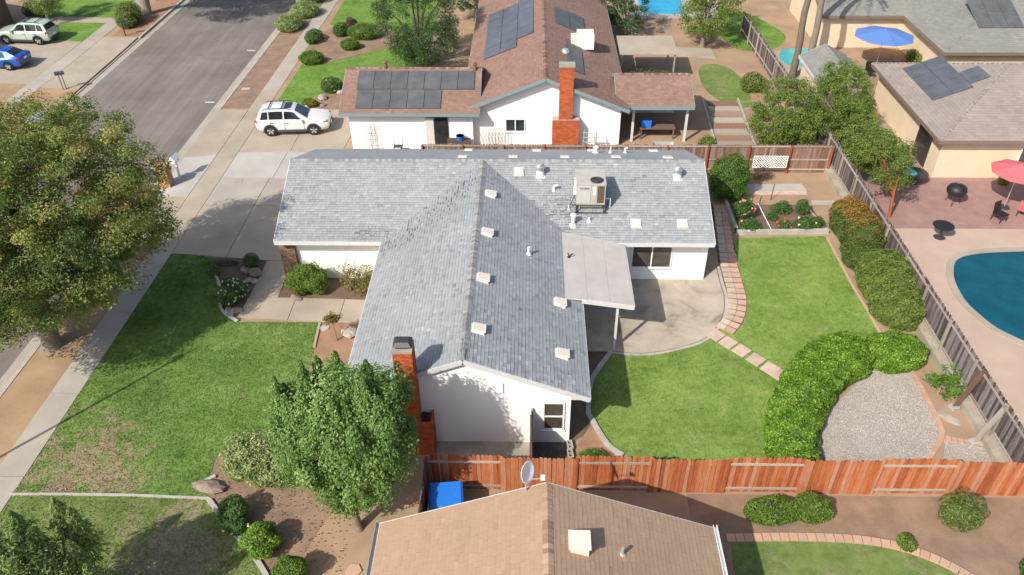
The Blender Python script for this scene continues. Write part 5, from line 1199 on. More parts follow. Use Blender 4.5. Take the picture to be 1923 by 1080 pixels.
MB(NO).b2((-5.75, 43.78, 0), (-4.95, 43.86, 2.1)).build('door', M['glass_dark'], nh); MB(NO).b2((-6.3, 43.72, .1), (-5.8, 43.84, 2.1)).build('door', M['trim'], nh)
for x in (6.3, 9.55): MB(NO).b2((x-.07, 44.85, 0), (x+.07, 44.99, 2.45)).build('porch_post', M['trim'], nh)
MB(NO).b2((5.5, 49.0, 0), (9.5, 49.15, 2.45)).build('wall', M['stucco'], nh); MB(NO).b2((5.35, 44.6, 0), (5.5, 49.0, 2.45)).build('wall', M['stucco'], nh)
MB(NO).b2((5.25, 44.85, .05), (5.5, 45.9, 2.1)).build('door', M['glass_dark'], nh)
aw = MB(NO).box((3.6, 51.6, 4.0), (1.1, 1.2, .95)).build('roof_cooler', M['white_metal'], gm[1]); MB(NO).box((2.85, 51.5, 3.95), (.4, .9, .7)).build('cooler_duct', M['vent_cream'], aw)
for (x, y) in ((-8.9, 46.85), (-3.4, 46.7)): MB(NO).lathe([(.12, -.1), (.1, .3), (.16, .32), (.12, .42)], (x, y, zg(x, y)+.05), 12).build('vent_pipe', M['rust'], ga[0])
MB(NO).lathe([(.28, 0), (.2, .2), (.02, .26)], (2.2, 49.2, 4.05), 14).build('vent_hood', M['galv'], gm[1])
# odds and ends along its wall
tr = thing('trellis_panel', 'dark wire trellis panel leaning on the white garage wall', 'trellis', (-9.6, 43.55, 0))
for i in range(6): MB().beam((-.35+i*.14, 0, .3), (-.35+i*.14, .12, 1.5), .012, .012).build('wire', M['dark_metal'], tr)
for z in (.35, .75, 1.15, 1.5): MB().beam((-.38, .1*z/1.5, z), (.38, .1*z/1.5, z), .012, .012).build('wire', M['dark_metal'], tr)
MB().beam((0, -.02, 0), (0, .1, 1.9), .02, .02).build('stake', M['dark_metal'], tr)
bi = thing('garden_chair', 'thin metal garden chair below the white garage wall', 'chair', (-8.0, 43.3, 0))
for x in (-.25, .25): MB().tube([(x, -.2, 0), (x, -.2, .45), (x, .2, .45), (x, .3, 1.)], .015, 6).build('side_frame', M['dark_metal'], bi); MB().tube([(x, .2, 0), (x, .2, .45)], .015, 6).build('leg', M['dark_metal'], bi)
for i in range(5): MB().b2((-.25, -.2+i*.085, .44), (.25, -.14+i*.085, .46)).build('slat', M['dark_metal'], bi)
wh = thing('work_bench', 'cluttered bench with a blue tub by the white wall', 'bench', (-4.3, 43.4, 0))
MB().b2((-.7, -.3, .75), (.7, .3, .82)).build('top', M['plank_dark'], wh)
for x in (-.62, .62):
    for y in (-.24, .24): MB().b2((x-.04, y-.04, 0), (x+.04, y+.04, .75)).build('leg', M['rail_grey'], wh)
tb = MB().lathe([(.2, 0), (.26, .3), (.24, .3), (.19, .04)], (0, 0, 0), 16).build('tub', M['plastic_blue']); tb.location = (-4.2, 43.4, .82); tag(tb, 'blue tub standing on the bench by the white wall', 'tub')
gt = thing('lattice_panel', 'grey diamond lattice leaning beside the small window of the white wall', 'lattice', (-2.4, 43.7, 0))
for i in range(8):
    for sgn in (1, -1): MB().beam((-.7+i*.2, 0 if sgn > 0 else -.012, .05), (-.7+i*.2+sgn*.0+(.3 if sgn > 0 else -.3), .25 if sgn > 0 else .238, 1.3), .01, .04).build('slat', M['rail_grey'], gt)
ld = thing('step_ladder', 'metal folding ladder beside the neighbour chimney', 'ladder', (3.6, 43.2, 0))
for x in (-.45, .45): MB().beam((x, -.2, 0), (x*.8, .25, 1.5), .05, .05).build('side_rail', M['galv'], ld)
for i in range(5): z = .25+i*.28; MB().beam((-.44, -.2+.3*z/1.5, z), (.44, -.2+.3*z/1.5, z), .07, .03).build('rung', M['galv'], ld)
pt = thing('patio_table', 'porch table with clutter under the brown porch roof', 'table', (7.9, 45.6, 0))
MB().b2((-1.1, -.45, .68), (1.1, .45, .74)).build('top', M['plank_dark'], pt)
for x in (-1., 1.):
    for y in (-.38, .38): MB().b2((x-.04, y-.04, 0), (x+.04, y+.04, .68)).build('leg', M['plank_dark'], pt)
cb = MB().b2((-.3, -.22, 0), (.3, .22, .35)).b2((-.32, -.24, .35), (.32, .24, .42)).build('cooler_box', M['plastic_blue']); cb.location = (7.2, 45.5, .74); tag(cb, 'blue cooler box on the porch table', 'cooler')
ch = thing('wheelbarrow', 'grey wheelbarrow upended below the porch', 'wheelbarrow', (8.0, 43.2, 0))
MB().add([(-.5, -.3, .35), (.5, -.3, .3), (.5, .3, .3), (-.5, .3, .35), (-.6, -.4, .7), (.65, -.4, .65), (.65, .4, .65), (-.6, .4, .7)], [(3, 2, 1, 0), (0, 1, 5, 4), (1, 2, 6, 5), (2, 3, 7, 6), (3, 0, 4, 7)]).build('tray', M['galv'], ch)
for y in (-.25, .25): MB().tube([(.8, y*.3, .2), (-.4, y, .32), (-1.1, y*1.1, .55)], .02, 6).build('handle', M['rust'], ch); MB().tube([(-.35, y, .33), (-.45, y, 0)], .018, 6).build('leg', M['rust'], ch)
MB().tube([(.85, -.05, .2), (.85, .05, .2)], .2, 16).build('wheel', M['tyre'], ch)
sheet('north_patio', [(3.0, 43.9), (10.2, 43.9), (10.2, 41.2), (3.0, 41.2)], -.02, .012, 'concrete_old')

# south neighbour, nearest to the viewer: tan roof
SO_ = (.55, 8., 0.)
sh = thing('house', 'tan-shingled house at the bottom edge with a satellite dish', 'house', SO_)
gs = gable_block(sh, SO_, -4.47, 5.57, -4., 14.66, 'y', 2.6, .4, M['shingle_tan'], M['cream'], M['deck_brown'], M['trim'], expo=.14)
for k_, (x, o1) in enumerate(((-4.55, -1), (5.66, 1))): MB(SO_).b2((x-.06, -4, 2.46), (x-.045, 14.78, 2.6)).b2((x+.045, -4, 2.46), (x+.06, 14.78, 2.6)).b2((x-.06, -4, 2.45), (x+.06, 14.78, 2.465)).build('gutter', M['galv' if k_ == 0 else 'white'], sh)
zsr = lambda x: 2.6+.4*(5.57-x)
v_ = MB(SO_); v_.b2((1.15, 12.55, zsr(1.6)+.0), (1.65, 13.05, zsr(1.6)+.36)); v_.b2((1.1, 12.5, zsr(1.6)+.36), (1.7, 13.1, zsr(1.6)+.41)); v_.build('roof_vent', M['vent_cream'], gs[1])
MB(SO_).lathe([(.14, -.05), (.05, .08), (.05, .3)], (2.6, 12.9, zsr(2.6)), 10).build('vent_pipe', M['galv'], gs[1])
ds = thing('satellite_dish', 'pale satellite dish on a pole at the tip of the tan roof', 'satellite dish', (-.05, 14.55, 4.35))
MB().tube([(0, 0, 0), (0, 0, .55), (.02, .04, .75)], .028, 8).build('mast', M['galv'], ds)
dm = MB(); rings = 6; Nn = 24
ax = Vector((.86, -.5, .35)).normalized(); u_ = ax.orthogonal().normalized(); w_ = ax.cross(u_)
dm.v.append((.02, .04, .82))
for i in range(1, rings+1):
    r = .33*i/rings
    for j in range(Nn):
        a = 2*math.pi*j/Nn; q = Vector((.02, .04, .82))+(u_*math.cos(a)+w_*math.sin(a))*r+ax*(.5*r*r); dm.v.append(tuple(q))
for j in range(Nn): dm.f.append((0, 1+j, 1+(j+1) % Nn))
for i in range(rings-1):
    for j in range(Nn): dm.f.append((1+i*Nn+j, 1+(i+1)*Nn+j, 1+(i+1)*Nn+(j+1) % Nn, 1+i*Nn+(j+1) % Nn))
do = dm.build('reflector', M['white_metal'], ds, 60); so2 = do.modifiers.new('thick', 'SOLIDIFY'); so2.thickness = .015
MB().tube([(.02, .04, .5), tuple(Vector((.02, .04, .8))+ax*.55-Vector((0, 0, .12)))], .014, 6).build('feed_arm', M['galv'], ds)
MB().box(tuple(Vector((.02, .04, .8))+ax*.55-Vector((0, 0, .08))), (.12, .12, .1)).build('feed_horn', M['white'], ds)
bn = thing('bin', 'bright blue wheeled bin in the corner of the orange fence', 'bin', (-2.75, 16.9, 0), .1)
bmb = MB(); bmb.add([(-.42, -.42, .1), (.42, -.42, .1), (.42, .42, .1), (-.42, .42, .1), (-.55, -.5, 1.05), (.55, -.5, 1.05), (.55, .5, 1.05), (-.55, .5, 1.05)], [(3, 2, 1, 0), (4, 5, 6, 7), (0, 1, 5, 4), (1, 2, 6, 5), (2, 3, 7, 6), (3, 0, 4, 7)]); bmb.build('body', M['plastic_blue'], bn)
MB().add([(-.58, -.55, 1.06), (.58, -.55, 1.06), (.58, .55, 1.12), (-.58, .55, 1.12), (-.5, -.45, 1.13), (.5, -.45, 1.13), (.5, .5, 1.18), (-.5, .5, 1.18)], [(3, 2, 1, 0), (4, 5, 6, 7), (0, 1, 5, 4), (1, 2, 6, 5), (2, 3, 7, 6), (3, 0, 4, 7)]).build('lid', M['plastic_blue'], bn)
for x in (-.35, .35): MB().tube([(x-.04, .45, .12), (x+.04, .45, .12)], .12, 12).build('wheel', M['tyre'], bn)
# its side yard at the lower right
sheet('south_yard_soil', [(5.6, 6), (40, 6), (40, 17.95), (5.6, 17.95)], -.02, .004, 'strip_brown')
ly = smooth_path([(6.80, 16.12), (8.73, 16.19), (10.83, 16.14), (12.32, 15.87), (13.42, 15.35), (14.24, 14.69)], .3)
sheet('south_side_lawn', [(5.8, 6.)]+ly+[(16., 6.)], -.02, .02, 'grass_south')
brick_edging('curved_edging', ly, .3, .3, .07)
bush('shrub', 'left of two low green shrubs at the foot of the orange fence', (8.2, 17.0), [(0, 0, .35, .85, .5, .5), (.6, .1, .3, .5, .45, .45)], 'box', 3600, .09, .05, hull=.75)
bush('shrub', 'right of two low green shrubs at the foot of the orange fence', (9.7, 17.1), [(0, 0, .4, .7, .5, .55)], 'box', 2800, .09, .05, hull=.75)
bush('shrub', 'spiky olive shrub below the right end of the orange fence', (14.6, 16.9), [(0, 0, .6, .75, .6, .8)], 'yucca', 2200, .2, .035, hull=None, depth=.8, lift=.9)
bush('shrub', 'small yellow-green plant in the mulch of the lower right yard', (12.5, 15.9), [(0, 0, .22, .3, .3, .28)], 'box', 600, .08, .05, hull=None)
bush('shrub', 'dark green plant at the right edge of the lower right yard', (16.1, 14.6), [(0, 0, .35, .5, .6, .4)], 'rose', 1500, .1, .06, hull=.6)

# back neighbours beyond the grey fence
sheet('pool_deck', [(17.6, 15.), (45, 15.), (45, 35.1), (17.6, 35.1)], -.02, .03, 'deck_pink')
sheet('paver_terrace', [(17.6, 35.12), (45, 35.12), (45, 44.2), (17.6, 44.2)], -.02, .034, 'terrace')
sheet('terrace_walk', [(19.2, 44.22), (22.8, 44.22), (22.8, 60.), (17.8, 60.), (17.8, 52.), (19.2, 52.)], -.02, .03, 'concrete_tan')
pool = smooth_path([(19.9, 29.3), (20.25, 31.2), (21.4, 32.7), (24.5, 33.2), (29, 33.), (31, 30), (29.5, 26.8), (26, 25.6), (22.3, 25.6), (20.7, 26.7), (20.1, 28.)], .3, True)
struct(MB().prism(pool, -.05, .036).build('pool_water', M['pool_deep']))
rim = pool+pool[:1]; struct(strip(MB(), rim, .32, -.02, .07).build('pool_coping', M['concrete_tan']))
EO = (29., 45., 0.)
eh = thing('house', 'cream house with taupe hip roof and solar panels east of the grey fence', 'house', EO)
he = hip_block(eh, EO, 22.5, 38., 39.95, 51., 2.6, .4, M['shingle_taupe'], M['cream'], M['deck_brown'], M['trim_brown'])
zh = lambda x, y: 2.6+.4*(x-22.5)
panels(he[2], EO, zh, [(23.6+i*1.05, 44.1+j*1.6, 24.62+i*1.05, 45.67+j*1.6) for i in range(2) for j in range(3)]+[(25.7, 44.6, 26.72, 46.2)], 'solar')
window(eh, EO, 27.5, 29.5, 40.45, .9, 2.0, 2)
MB(EO).b2((22.99, 41.6, 0), (22.96, 43.4, 2.1)).build('door', M['glass_dark'], eh)
FO = (30., 60., 0.)
fh = thing('house', 'cream house with olive-grey roof at the upper right corner', 'house', FO)
hip_block(fh, FO, 28., 42., 52.9, 64., 2.6, .36, M['shingle_olive'], M['cream'], M['deck'], M['trim_brown'])
f2 = gable_block(fh, FO, 21.9, 30.5, 60.3, 70., 'x', 2.6, .36, M['shingle_olive'], M['cream'], M['deck'], M['trim_brown'], expo=.2)
panels(fh, FO, lambda x, y: 2.6+.36*(y-52.9), [(31.+i*1.05, 55.2+j*1.6, 32.02+i*1.05, 56.77+j*1.6) for i in range(3) for j in range(2)], 'solar_mat')
SHO = (20., 50.5, 0.)
shd = thing('shed', 'cream garden shed with grey gable roof behind the green trees', 'shed', SHO)
gable_block(shd, SHO, 18.4, 21.6, 48.4, 53.2, 'y', 2.3, .5, M['shingle_olive'], M['cream'], M['deck'], M['trim'], oh=.25, expo=.2)
sheet('far_pool', smooth_path([(19.25, 60.00), (20.75, 60.44), (22.10, 60.00), (21.28, 57.65), (19.85, 57.03), (18.83, 57.65)], .4, True), -.02, .04, 'pool_teal')
sheet('north_pool', [(9.6, 68.6), (13.2, 68.4), (13.8, 80), (9.4, 80)], -.02, .04, 'pool_bright'); sheet('north_pool_deck', [(8.6, 67.4), (16.5, 67.4), (16.5, 85), (8.6, 85)], -.02, .025, 'concrete')
sheet('bright_lawn', smooth_path([(15.9, 60.5), (18.4, 60.2), (20.4, 63.), (19.6, 66.5), (17.5, 70), (15.2, 70), (15.2, 65)], .5, True), -.02, .02, 'grass_far')
def parasol(name, lab, loc, r, h, mat, n=8):
    q = thing(name, lab, 'parasol', (*loc, .03)); mb = MB(); mb.v.append((0, 0, h+.45)); k = n*2
    for j in range(k): a = 2*math.pi*j/k; rr = r*(1 if j % 2 == 0 else .93); mb.v.append((rr*math.cos(a), rr*math.sin(a), h-(0 if j % 2 == 0 else .03)))
    for j in range(k): mb.f.append((0, 1+j, 1+(j+1) % k))
    o = mb.build('canopy', M[mat], q); o.modifiers.new('thick', 'SOLIDIFY').thickness = .012
    MB().tube([(0, 0, 0), (0, 0, h+.5)], .025, 8).build('pole', M['galv'], q); MB().lathe([(.3, 0), (.28, .07), (.04, .1)], (0, 0, 0), 14).build('base', M['dark_metal'], q)
parasol('parasol', 'wide blue shade parasol on the far patio', (25.3, 56.6), 2.1, 2.4, 'tarp_blue'); parasol('parasol', 'coral red parasol at the right edge of the terrace', (25.6, 37.2), 1.4, 2.2, 'red_cloth')
kg = thing('kettle_grill', 'large black covered grill on the pink terrace', 'grill', (23.0, 37.6, .034))
MB().lathe([(.05, .5), (.45, .65), (.52, .85), (.45, 1.05), (.2, 1.2), (.02, 1.23)], (0, 0, 0), 20).build('bowl', M['black'], kg, 40)
for i in range(3): a = i*2.09; MB().tube([(.25*math.cos(a), .25*math.sin(a), .6), (.42*math.cos(a), .42*math.sin(a), 0)], .02, 6).build('leg', M['dark_metal'], kg)
MB().tube([(-.1, 0, 1.22), (-.1, 0, 1.28), (.1, 0, 1.28), (.1, 0, 1.22)], .012, 6).build('handle', M['galv'], kg)
tp = thing('fire_table', 'round grey table with a teal cover by the cream house', 'table', (21.7, 39.9, .034))
MB().lathe([(.35, 0), (.4, .5), (.7, .55), (.72, .62), (.1, .64)], (0, 0, 0), 24).build('top', M['dark_metal'], tp); MB().lathe([(.4, .645), (.3, .7), (.02, .72)], (-.3, 0, 0), 20).build('cover', M['teal_cloth'], tp)
ot = thing('dark_disc', 'dark round disc on a pedestal by the pool deck', 'table', (21.0, 34.3, .03))  # table shape made up to stand in for a dark mat-like oval
MB().lathe([(.5, .68), (.52, .72), (.02, .725)], (0, 0, 0), 24).build('top', M['black'], ot); MB().lathe([(.3, 0), (.05, .06), (.04, .68)], (0, 0, 0), 12).build('pedestal', M['dark_metal'], ot)
for (x, y, rz, mt, lab) in ((24.7, 35.9, .5, 'black', 'dark patio chair under the coral parasol'), (26.2, 36.3, 2.2, 'red_cloth', 'red patio chair under the coral parasol'), (24.3, 55.0, .2, 'black', 'left dark chair below the blue parasol'), (26.0, 55.0, -.2, 'black', 'right dark chair below the blue parasol')):
    c = thing('patio_chair', lab, 'chair', (x, y, .03), rz, 'patio chairs of the back neighbours')
    MB().b2((-.28, -.28, .4), (.28, .28, .46)).build('seat', M[mt], c); MB().beam((0, .27, .46), (0, .36, 1.), .5, .04).build('backrest', M[mt], c)
    for dx in (-.25, .25):
        for dy in (-.25, .25): MB().b2((dx-.02, dy-.02, 0), (dx+.02, dy+.02, .4)).build('leg', M['dark_metal'], c)
tb2 = thing('kiddie_pool', 'small light blue inflatable pool by the olive-roofed house', 'pool', (27.0, 52.2, .03)); MB().lathe([(.8, 0), (.86, .15), (.8, .3), (.72, .15), (.7, .06)], (0, 0, 0), 24).build('ring', M['teal_cloth'], tb2); MB().lathe([(.74, .1), (.73, .14), (.01, .141)], (0, 0, 0), 24).build('water', M['pool_bright'], tb2)
wp = thing('garden_steps', 'run of pale and brown timber planks in the north neighbour yard', 'steps', (12.6, 47.5, 0), 0)
for i in range(9): MB().b2((-1.1+i*.06, -4.2+i*.85, 0), (1.1+i*.03, -3.6+i*.85, .08)).build('plank', M['rail_grey' if i % 2 else 'picket_brown'], wp)
for sx_ in (-1, 1): MB().beam((sx_*1.2-.05, -4.4, .06), (sx_*1.2+.35, 3.6, .06), .1, .14).build('side_board', M['concrete_pale'], wp)

# trees and shrubs of the neighbours
tree('evergreen_tree', 'dense dark evergreen tree beside the brown roof of the north house', (-8.2, 56.5), (.3, 1.6, (0, 0)), [(0, 0, 4.0, 2.9, 2.7, 3.3), (.6, -.6, 2.4, 2.5, 2.2, 1.8), (-.3, .2, 6.2, 1.9, 1.9, 2.0)], 'evergreen', 300, 30000, .55, .15, .06, limbs=16, zs=.9, depth=.35)
tree('evergreen_tree', 'second dark evergreen behind the solar panels at the top edge', (-4.4, 66.5), (.25, 1.2, (0, 0)), [(0, 0, 3.0, 2.6, 1.8, 2.6)], 'evergreen', 110, 9000, .5, .17, .07, limbs=8, depth=.35)
tree('street_tree', 'street tree on the far kerb whose trunk meets the top edge', (-33.4, 68.6), (.42, 3.2, (.2, .2)), [(2.6, -3.6, 7.2, 3.9, 3.8, 2.4), (.5, 0, 7., 3.4, 3.4, 2.6), (5.2, -3., 7.4, 2.6, 3., 2.)], 'evergreen', 330, 22000, .75, .22, .1, limbs=16, depth=.6)
tree('street_tree', 'street tree on the near kerb at the top edge by the clipped shrubs', (-20.4, 70.4), (.3, 3.2, (.2, .2)), [(0, 1.2, 6.4, 3.6, 3.6, 2.6)], 'evergreen', 150, 10000, .75, .22, .1, limbs=12, depth=.6)
tree('yard_tree', 'light green yard tree behind the pale green car', (-41.1, 66.8), (.16, 1.2, (0, 0)), [(0, 0, 2.9, 1.7, 1.7, 1.9), (.8, -.3, 2., 1.2, 1.1, 1.1)], 'spire', 110, 9500, .42, .14, .06, limbs=12, depth=.5)
bush('shrub', 'bushy evergreen shrub around the far mailbox', (-33.9, 66.3), [(0, 0, .8, 1.1, 1.4, 1.), (.2, -1., .6, .8, .8, .7)], 'juniper', 5200, .14, .045, hull=.8, lift=.8)
bush('shrub', 'dark green shrub beside the far garage', (-42.4, 67.6), [(0, 0, .7, 1.1, 1., .8)], 'evergreen', 3000, .12, .06, hull=.8)
for (x, y, rx, ry, h, lf, lab) in ((-20.0, 65.0, 1.1, 1.5, 1.0, 'variegated', 'pale leafy shrub nearest the road, front one of the row'), (-19.4, 68.3, 1.2, 1.4, 1.05, 'variegated', 'pale leafy shrub nearest the road, rear one of the row'), (-16.5, 57.6, .95, .8, .8, 'box', 'clipped green ball shrub beside the pavement north of the white car'), (-14.1, 60.4, .75, .65, .75, 'box', 'small clipped ball shrub in the curved bed'), (-13.4, 62.8, 1.35, .9, 1.1, 'box', 'larger clipped green shrub behind the small ball'), (-15.4, 63.3, .6, .6, 1.0, 'rose', 'upright dark shrub left of the clipped ones'), (-14.8, 64.8, .5, .5, .9, 'dead', 'brownish upright shrub behind the curved bed'), (-17.3, 62.1, .7, 1.1, .8, 'rose', 'loose green shrub at the pavement edge'), (-13.9, 52.4, .75, .7, .9, 'rose', 'flowering shrub on the lawn behind the white car'), (-14.9, 49.9, .55, .42, .5, 'gold', 'golden clipped shrub beside the white car'), (-19.3, 72.2, 1.2, 1.2, 1.1, 'evergreen', 'dark shrub by the pavement at the top edge')):
    bush('shrub', lab, (x, y), [(0, 0, h*.5, rx, ry, h*.6)], lf, int(1500+1300*rx*ry), .12, .05, hull=.84 if lf in ('box', 'gold', 'variegated') else .6, lump=.2, flowers=('petal_pink', 5, .12) if 'flowering' in lab else None)
for (px_, sz, lab) in (([(-14.30, 51.02)][0], (.38, .3, .34), 'grey rock by the golden shrub'), ([(-13.12, 51.99)][0], (.4, .25, .3), 'grey rock under the brown roof corner'), ([(-14.03, 49.90)][0], (.25, .2, .2), 'small red rock by the golden shrub')): boulder('boulder', lab, px_, sz, 'rock_pale' if 'grey' in lab else 'rock', int(sz[1]*1000))
sheet('north_lawn', [(-17.35, 50.7), (-17.2, 57.4), (-15.6, 57.3), (-13.6, 58.8), (-11., 61.), (-8., 62.5), (-8., 50.6), (-11.4, 50.5), (-13.5, 49.6)], -.02, .02, 'grass_far')
sheet('north_bed', smooth_path([(-17.3, 57.6), (-15.7, 57.4), (-13.6, 58.9), (-11., 61.3), (-12., 65.5), (-15.5, 66.), (-17.2, 63.5)], .5, True), -.02, .028, 'strip_brown')
sheet('north_bed_by_car', smooth_path([(-15.6, 49.6), (-13.2, 49.5), (-11.4, 49.8), (-11.4, 52.6), (-13., 53.6), (-14.6, 51.9)], .5, True), -.02, .03, 'strip_brown')
sheet('north_lawn_upper', [(-16.9, 66.), (-8., 63.), (-8., 90.), (-16.6, 90.)], -.02, .016, 'grass_far')
sheet('parkway_lawn', band(-21.3, -19.5, 63.4, 100), -.02, .01, 'strip_brown')
# north yard
sheet('north_yard', [(5.9, 41.05), (17.3, 41.05), (17.3, 67.), (5.9, 67.)], -.02, .004, 'soil')
sheet('north_yard_grass', smooth_path([(13.4, 50.2), (14.8, 50.), (15.2, 54.), (14.4, 57.), (12.6, 57.), (12.2, 53.)], .5, True), -.02, .012, 'grass_south')
sheet('north_yard_path', [(9.9, 59.2), (14., 58.4), (14., 60.5), (9.9, 61.)], -.02, .014, 'concrete_tan')
bush('shrub', 'round green shrub behind the north fence by the porch', (10.55, 42.9), [(0, 0, .65, .6, .6, .75)], 'juniper', 2200, .09, .045, hull=.8)
tree('yard_tree', 'leafy green tree overhanging the red-brown fence corner', (15.1, 43.6), (.14, .9, (0, 0)), [(0, .3, 2.5, 1.9, 1.8, 2.1), (-.8, -.6, 1.9, 1.3, 1.2, 1.2), (1.2, -.3, 2.1, 1.1, 1.3, 1.4)], 'juniper', 260, 26000, .42, .12, .055, limbs=10, depth=.4)
tree('yard_tree', 'leafy green tree behind the grey fence beside the shed', (18.8, 44.6), (.14, 1., (0, 0)), [(0, .9, 2.7, 1.5, 2.2, 2.3), (0, -1.6, 2.1, 1.2, 1.7, 1.6)], 'juniper', 250, 25000, .42, .12, .055, limbs=10, depth=.4)
tree('yard_tree', 'red-stemmed tree behind the grey fence above the pink terrace', (19.1, 36.2), (.09, 1.4, (.1, .5)), [(-.1, 2.2, 2.3, 1.4, 2.2, 1.3), (-.2, 4.6, 2.1, 1.3, 2.0, 1.3)], 'juniper', 210, 21000, .4, .12, .055, limbs=12, depth=.45, bark='post_red')
tree('yard_tree', 'big light green tree at the top edge behind the north yard', (13.4, 61.), (.2, 1.2, (0, 0)), [(0, 0, 2.8, 2.2, 2., 2.2), (1.2, 3., 3., 2., 2., 2.)], 'juniper', 170, 12000, .5, .16, .08, limbs=10, depth=.4)
tree('yard_tree', 'dark tree at the top edge behind the brown roof', (7.6, 63.5), (.2, 1., (0, 0)), [(0, 0, 2.4, 2.3, 1.8, 2.), (-1.5, 2., 3., 2., 2., 2.)], 'evergreen', 150, 10000, .5, .17, .08, limbs=10, depth=.4)
bush('shrub', 'olive shrub below the far grey fence in the north yard', (15.4, 52.6), [(0, 0, .6, .9, .8, .7)], 'juniper', 1800, .12, .06, hull=.8)
bush('shrub', 'dark shrubs massed by the lean-to of the north house', (8.0, 52.8), [(0, 0, .7, 1.3, .8, .8), (1.3, .2, .6, .9, .7, .7)], 'evergreen', 3200, .12, .06, hull=.8)
lt = thing('lean_to', 'flat pale lean-to roof behind the brown-roofed house', 'shed', (8.2, 55.2, 0))
MB().slab([(-2., -1.5, 2.2), (2., -1.5, 2.2), (2., 1.5, 2.4), (-2., 1.5, 2.4)], .08).build('roof', M['concrete_tan'], lt)
for x in (-1.85, 1.85):
    for y in (-1.35, 1.35): MB().b2((x-.05, y-.05, 0), (x+.05, y+.05, 2.12)).build('post', M['rail_grey'], lt)
def palm(lab, loc, h):
    q = thing('palm_tree', lab, 'palm', (*loc, 0)); mb = MB(); pts = [(0.02*k*math.sin(k), .0, h*k/14) for k in range(15)]
    mb.tube(pts, [.26-.008*k+.012*(k % 2) for k in range(15)], 10).build('trunk', M['bark'], q, 50)
    n = 0; V_, Q_, T_ = [], [], []; kk = 0
    for i in range(22):
        a = i*2.4; el = rnd.uniform(-.3, .9); m_ = 26
        for j in range(m_):
            t_ = j/m_; p = np.array([[math.cos(a)*2.2*t_, math.sin(a)*2.2*t_, h+math.sin(el)*2.*t_-1.6*t_*t_]]*2); nr = np.array([[math.sin(a), -math.cos(a), .6], [-math.sin(a), math.cos(a), .6]])
            V, Q = leaf_quads(p, nr, .6, .05, spread=.2); V_.append(V); Q_.append(Q+kk); kk += len(V); T_ += list(NR.random(2))
    link('crown', np_mesh('crown', np.concatenate(V_), np.concatenate(Q_), M['leaf_juniper'], T_), q)
palm('tall bare palm trunk by the teal pool, left one', (18.8, 54.9), 13.); palm('tall bare palm trunk beside the blue parasol, right one', (21.3, 59.2), 13.)
bush('shrub', 'upright shrub against the cream wall of the taupe-roofed house', (26.7, 39.7), [(0, 0, .7, .35, .35, .8)], 'juniper', 1300, .1, .05, hull=.7)
bush('shrub', 'plants below the blue parasol by the cream house', (28.2, 57.2), [(0, 0, .5, .5, .9, .6)], 'juniper', 1300, .12, .05, hull=.7)

# ------------------------------------------------------------------ across the street
sheet('far_parkway', band(-34.95, -32.7, 63.2, 110), -.02, .006, 'soil_red'); sheet('far_parkway_dry', band(-34.95, -32.7, 20, 52.6), -.02, .006, 'dry_strip')
sheet('far_side_dry_lawn', [(-39.5, 40), (-36.9, 40), (-36.8, 53.2), (-39.5, 54.)], -.02, .006, 'dry_strip')
fs = struct(MB().prism(band(-36.8, -35.55, 20, 110), -.05, .012).build('far_sidewalk', M['mulch']))
for i in range(18): MB().prism(band(-36.79, -35.56, 20+i*5.01, 24.98+i*5.01), -.04, .025).build('slab', M['concrete'], fs)
fd = struct(MB().prism([(-44., 54.3), (-35., 53.7), (-32.2, 53.), (-32.1, 62.8), (-37., 61.8), (-44., 62.6)], -.05, .008).build('far_driveway', M['mulch']))
for poly in ([(sx(-35.53, 53), 53.), (-32.1, 52.8), (-32., 57.8), (sx(-35.53, 58), 57.9)], [(sx(-35.53, 58), 57.93), (-32., 57.83), (-31.95, 63.), (sx(-35.53, 63), 63.)], [(-44., 54.2), (-36.2, 53.6), (-36.15, 58.2), (-44., 58.4)], [(-44., 58.43), (-36.15, 58.23), (-36.1, 61.9), (-44., 63.2)]): MB().prism(poly, -.04, .028).build('slab', M['concrete_tan'], fd)
sheet('far_lawn', [(-40., 62.9), (-36.1, 61.95), (-35.95, 66.4), (-40., 66.5)], -.02, .02, 'grass_far'); sheet('far_lawn_upper', [(-43., 68.2), (-36.0, 67.7), (-35.7, 90), (-43., 90)], -.02, .02, 'grass_far')
sheet('far_path', [(-43., 66.55), (-36., 66.45), (-36., 67.65), (-43., 68.1)], -.02, .018, 'concrete_tan')
WO = (-50., 62., 0.)
wh_ = thing('house', 'brown-walled house with a white garage door at the upper left corner', 'house', WO)
gable_block(wh_, WO, -60., -43.6, 55., 67., 'y', 2.6, .35, M['shingle_brown'], M['brick_edge'] if False else M['strip_brown'], M['deck_brown'], M['trim'], expo=.2)
gd = MB(WO).b2((-44.1, 57.4, 0), (-44.02, 63.4, 2.2)).build('garage_door', M['white'], wh_)
for i in range(4): MB(WO).b2((-44.02, 57.45, .06+i*.54), (-44.0, 63.35, .54+i*.54)).build('door_panel', M['white'], gd)

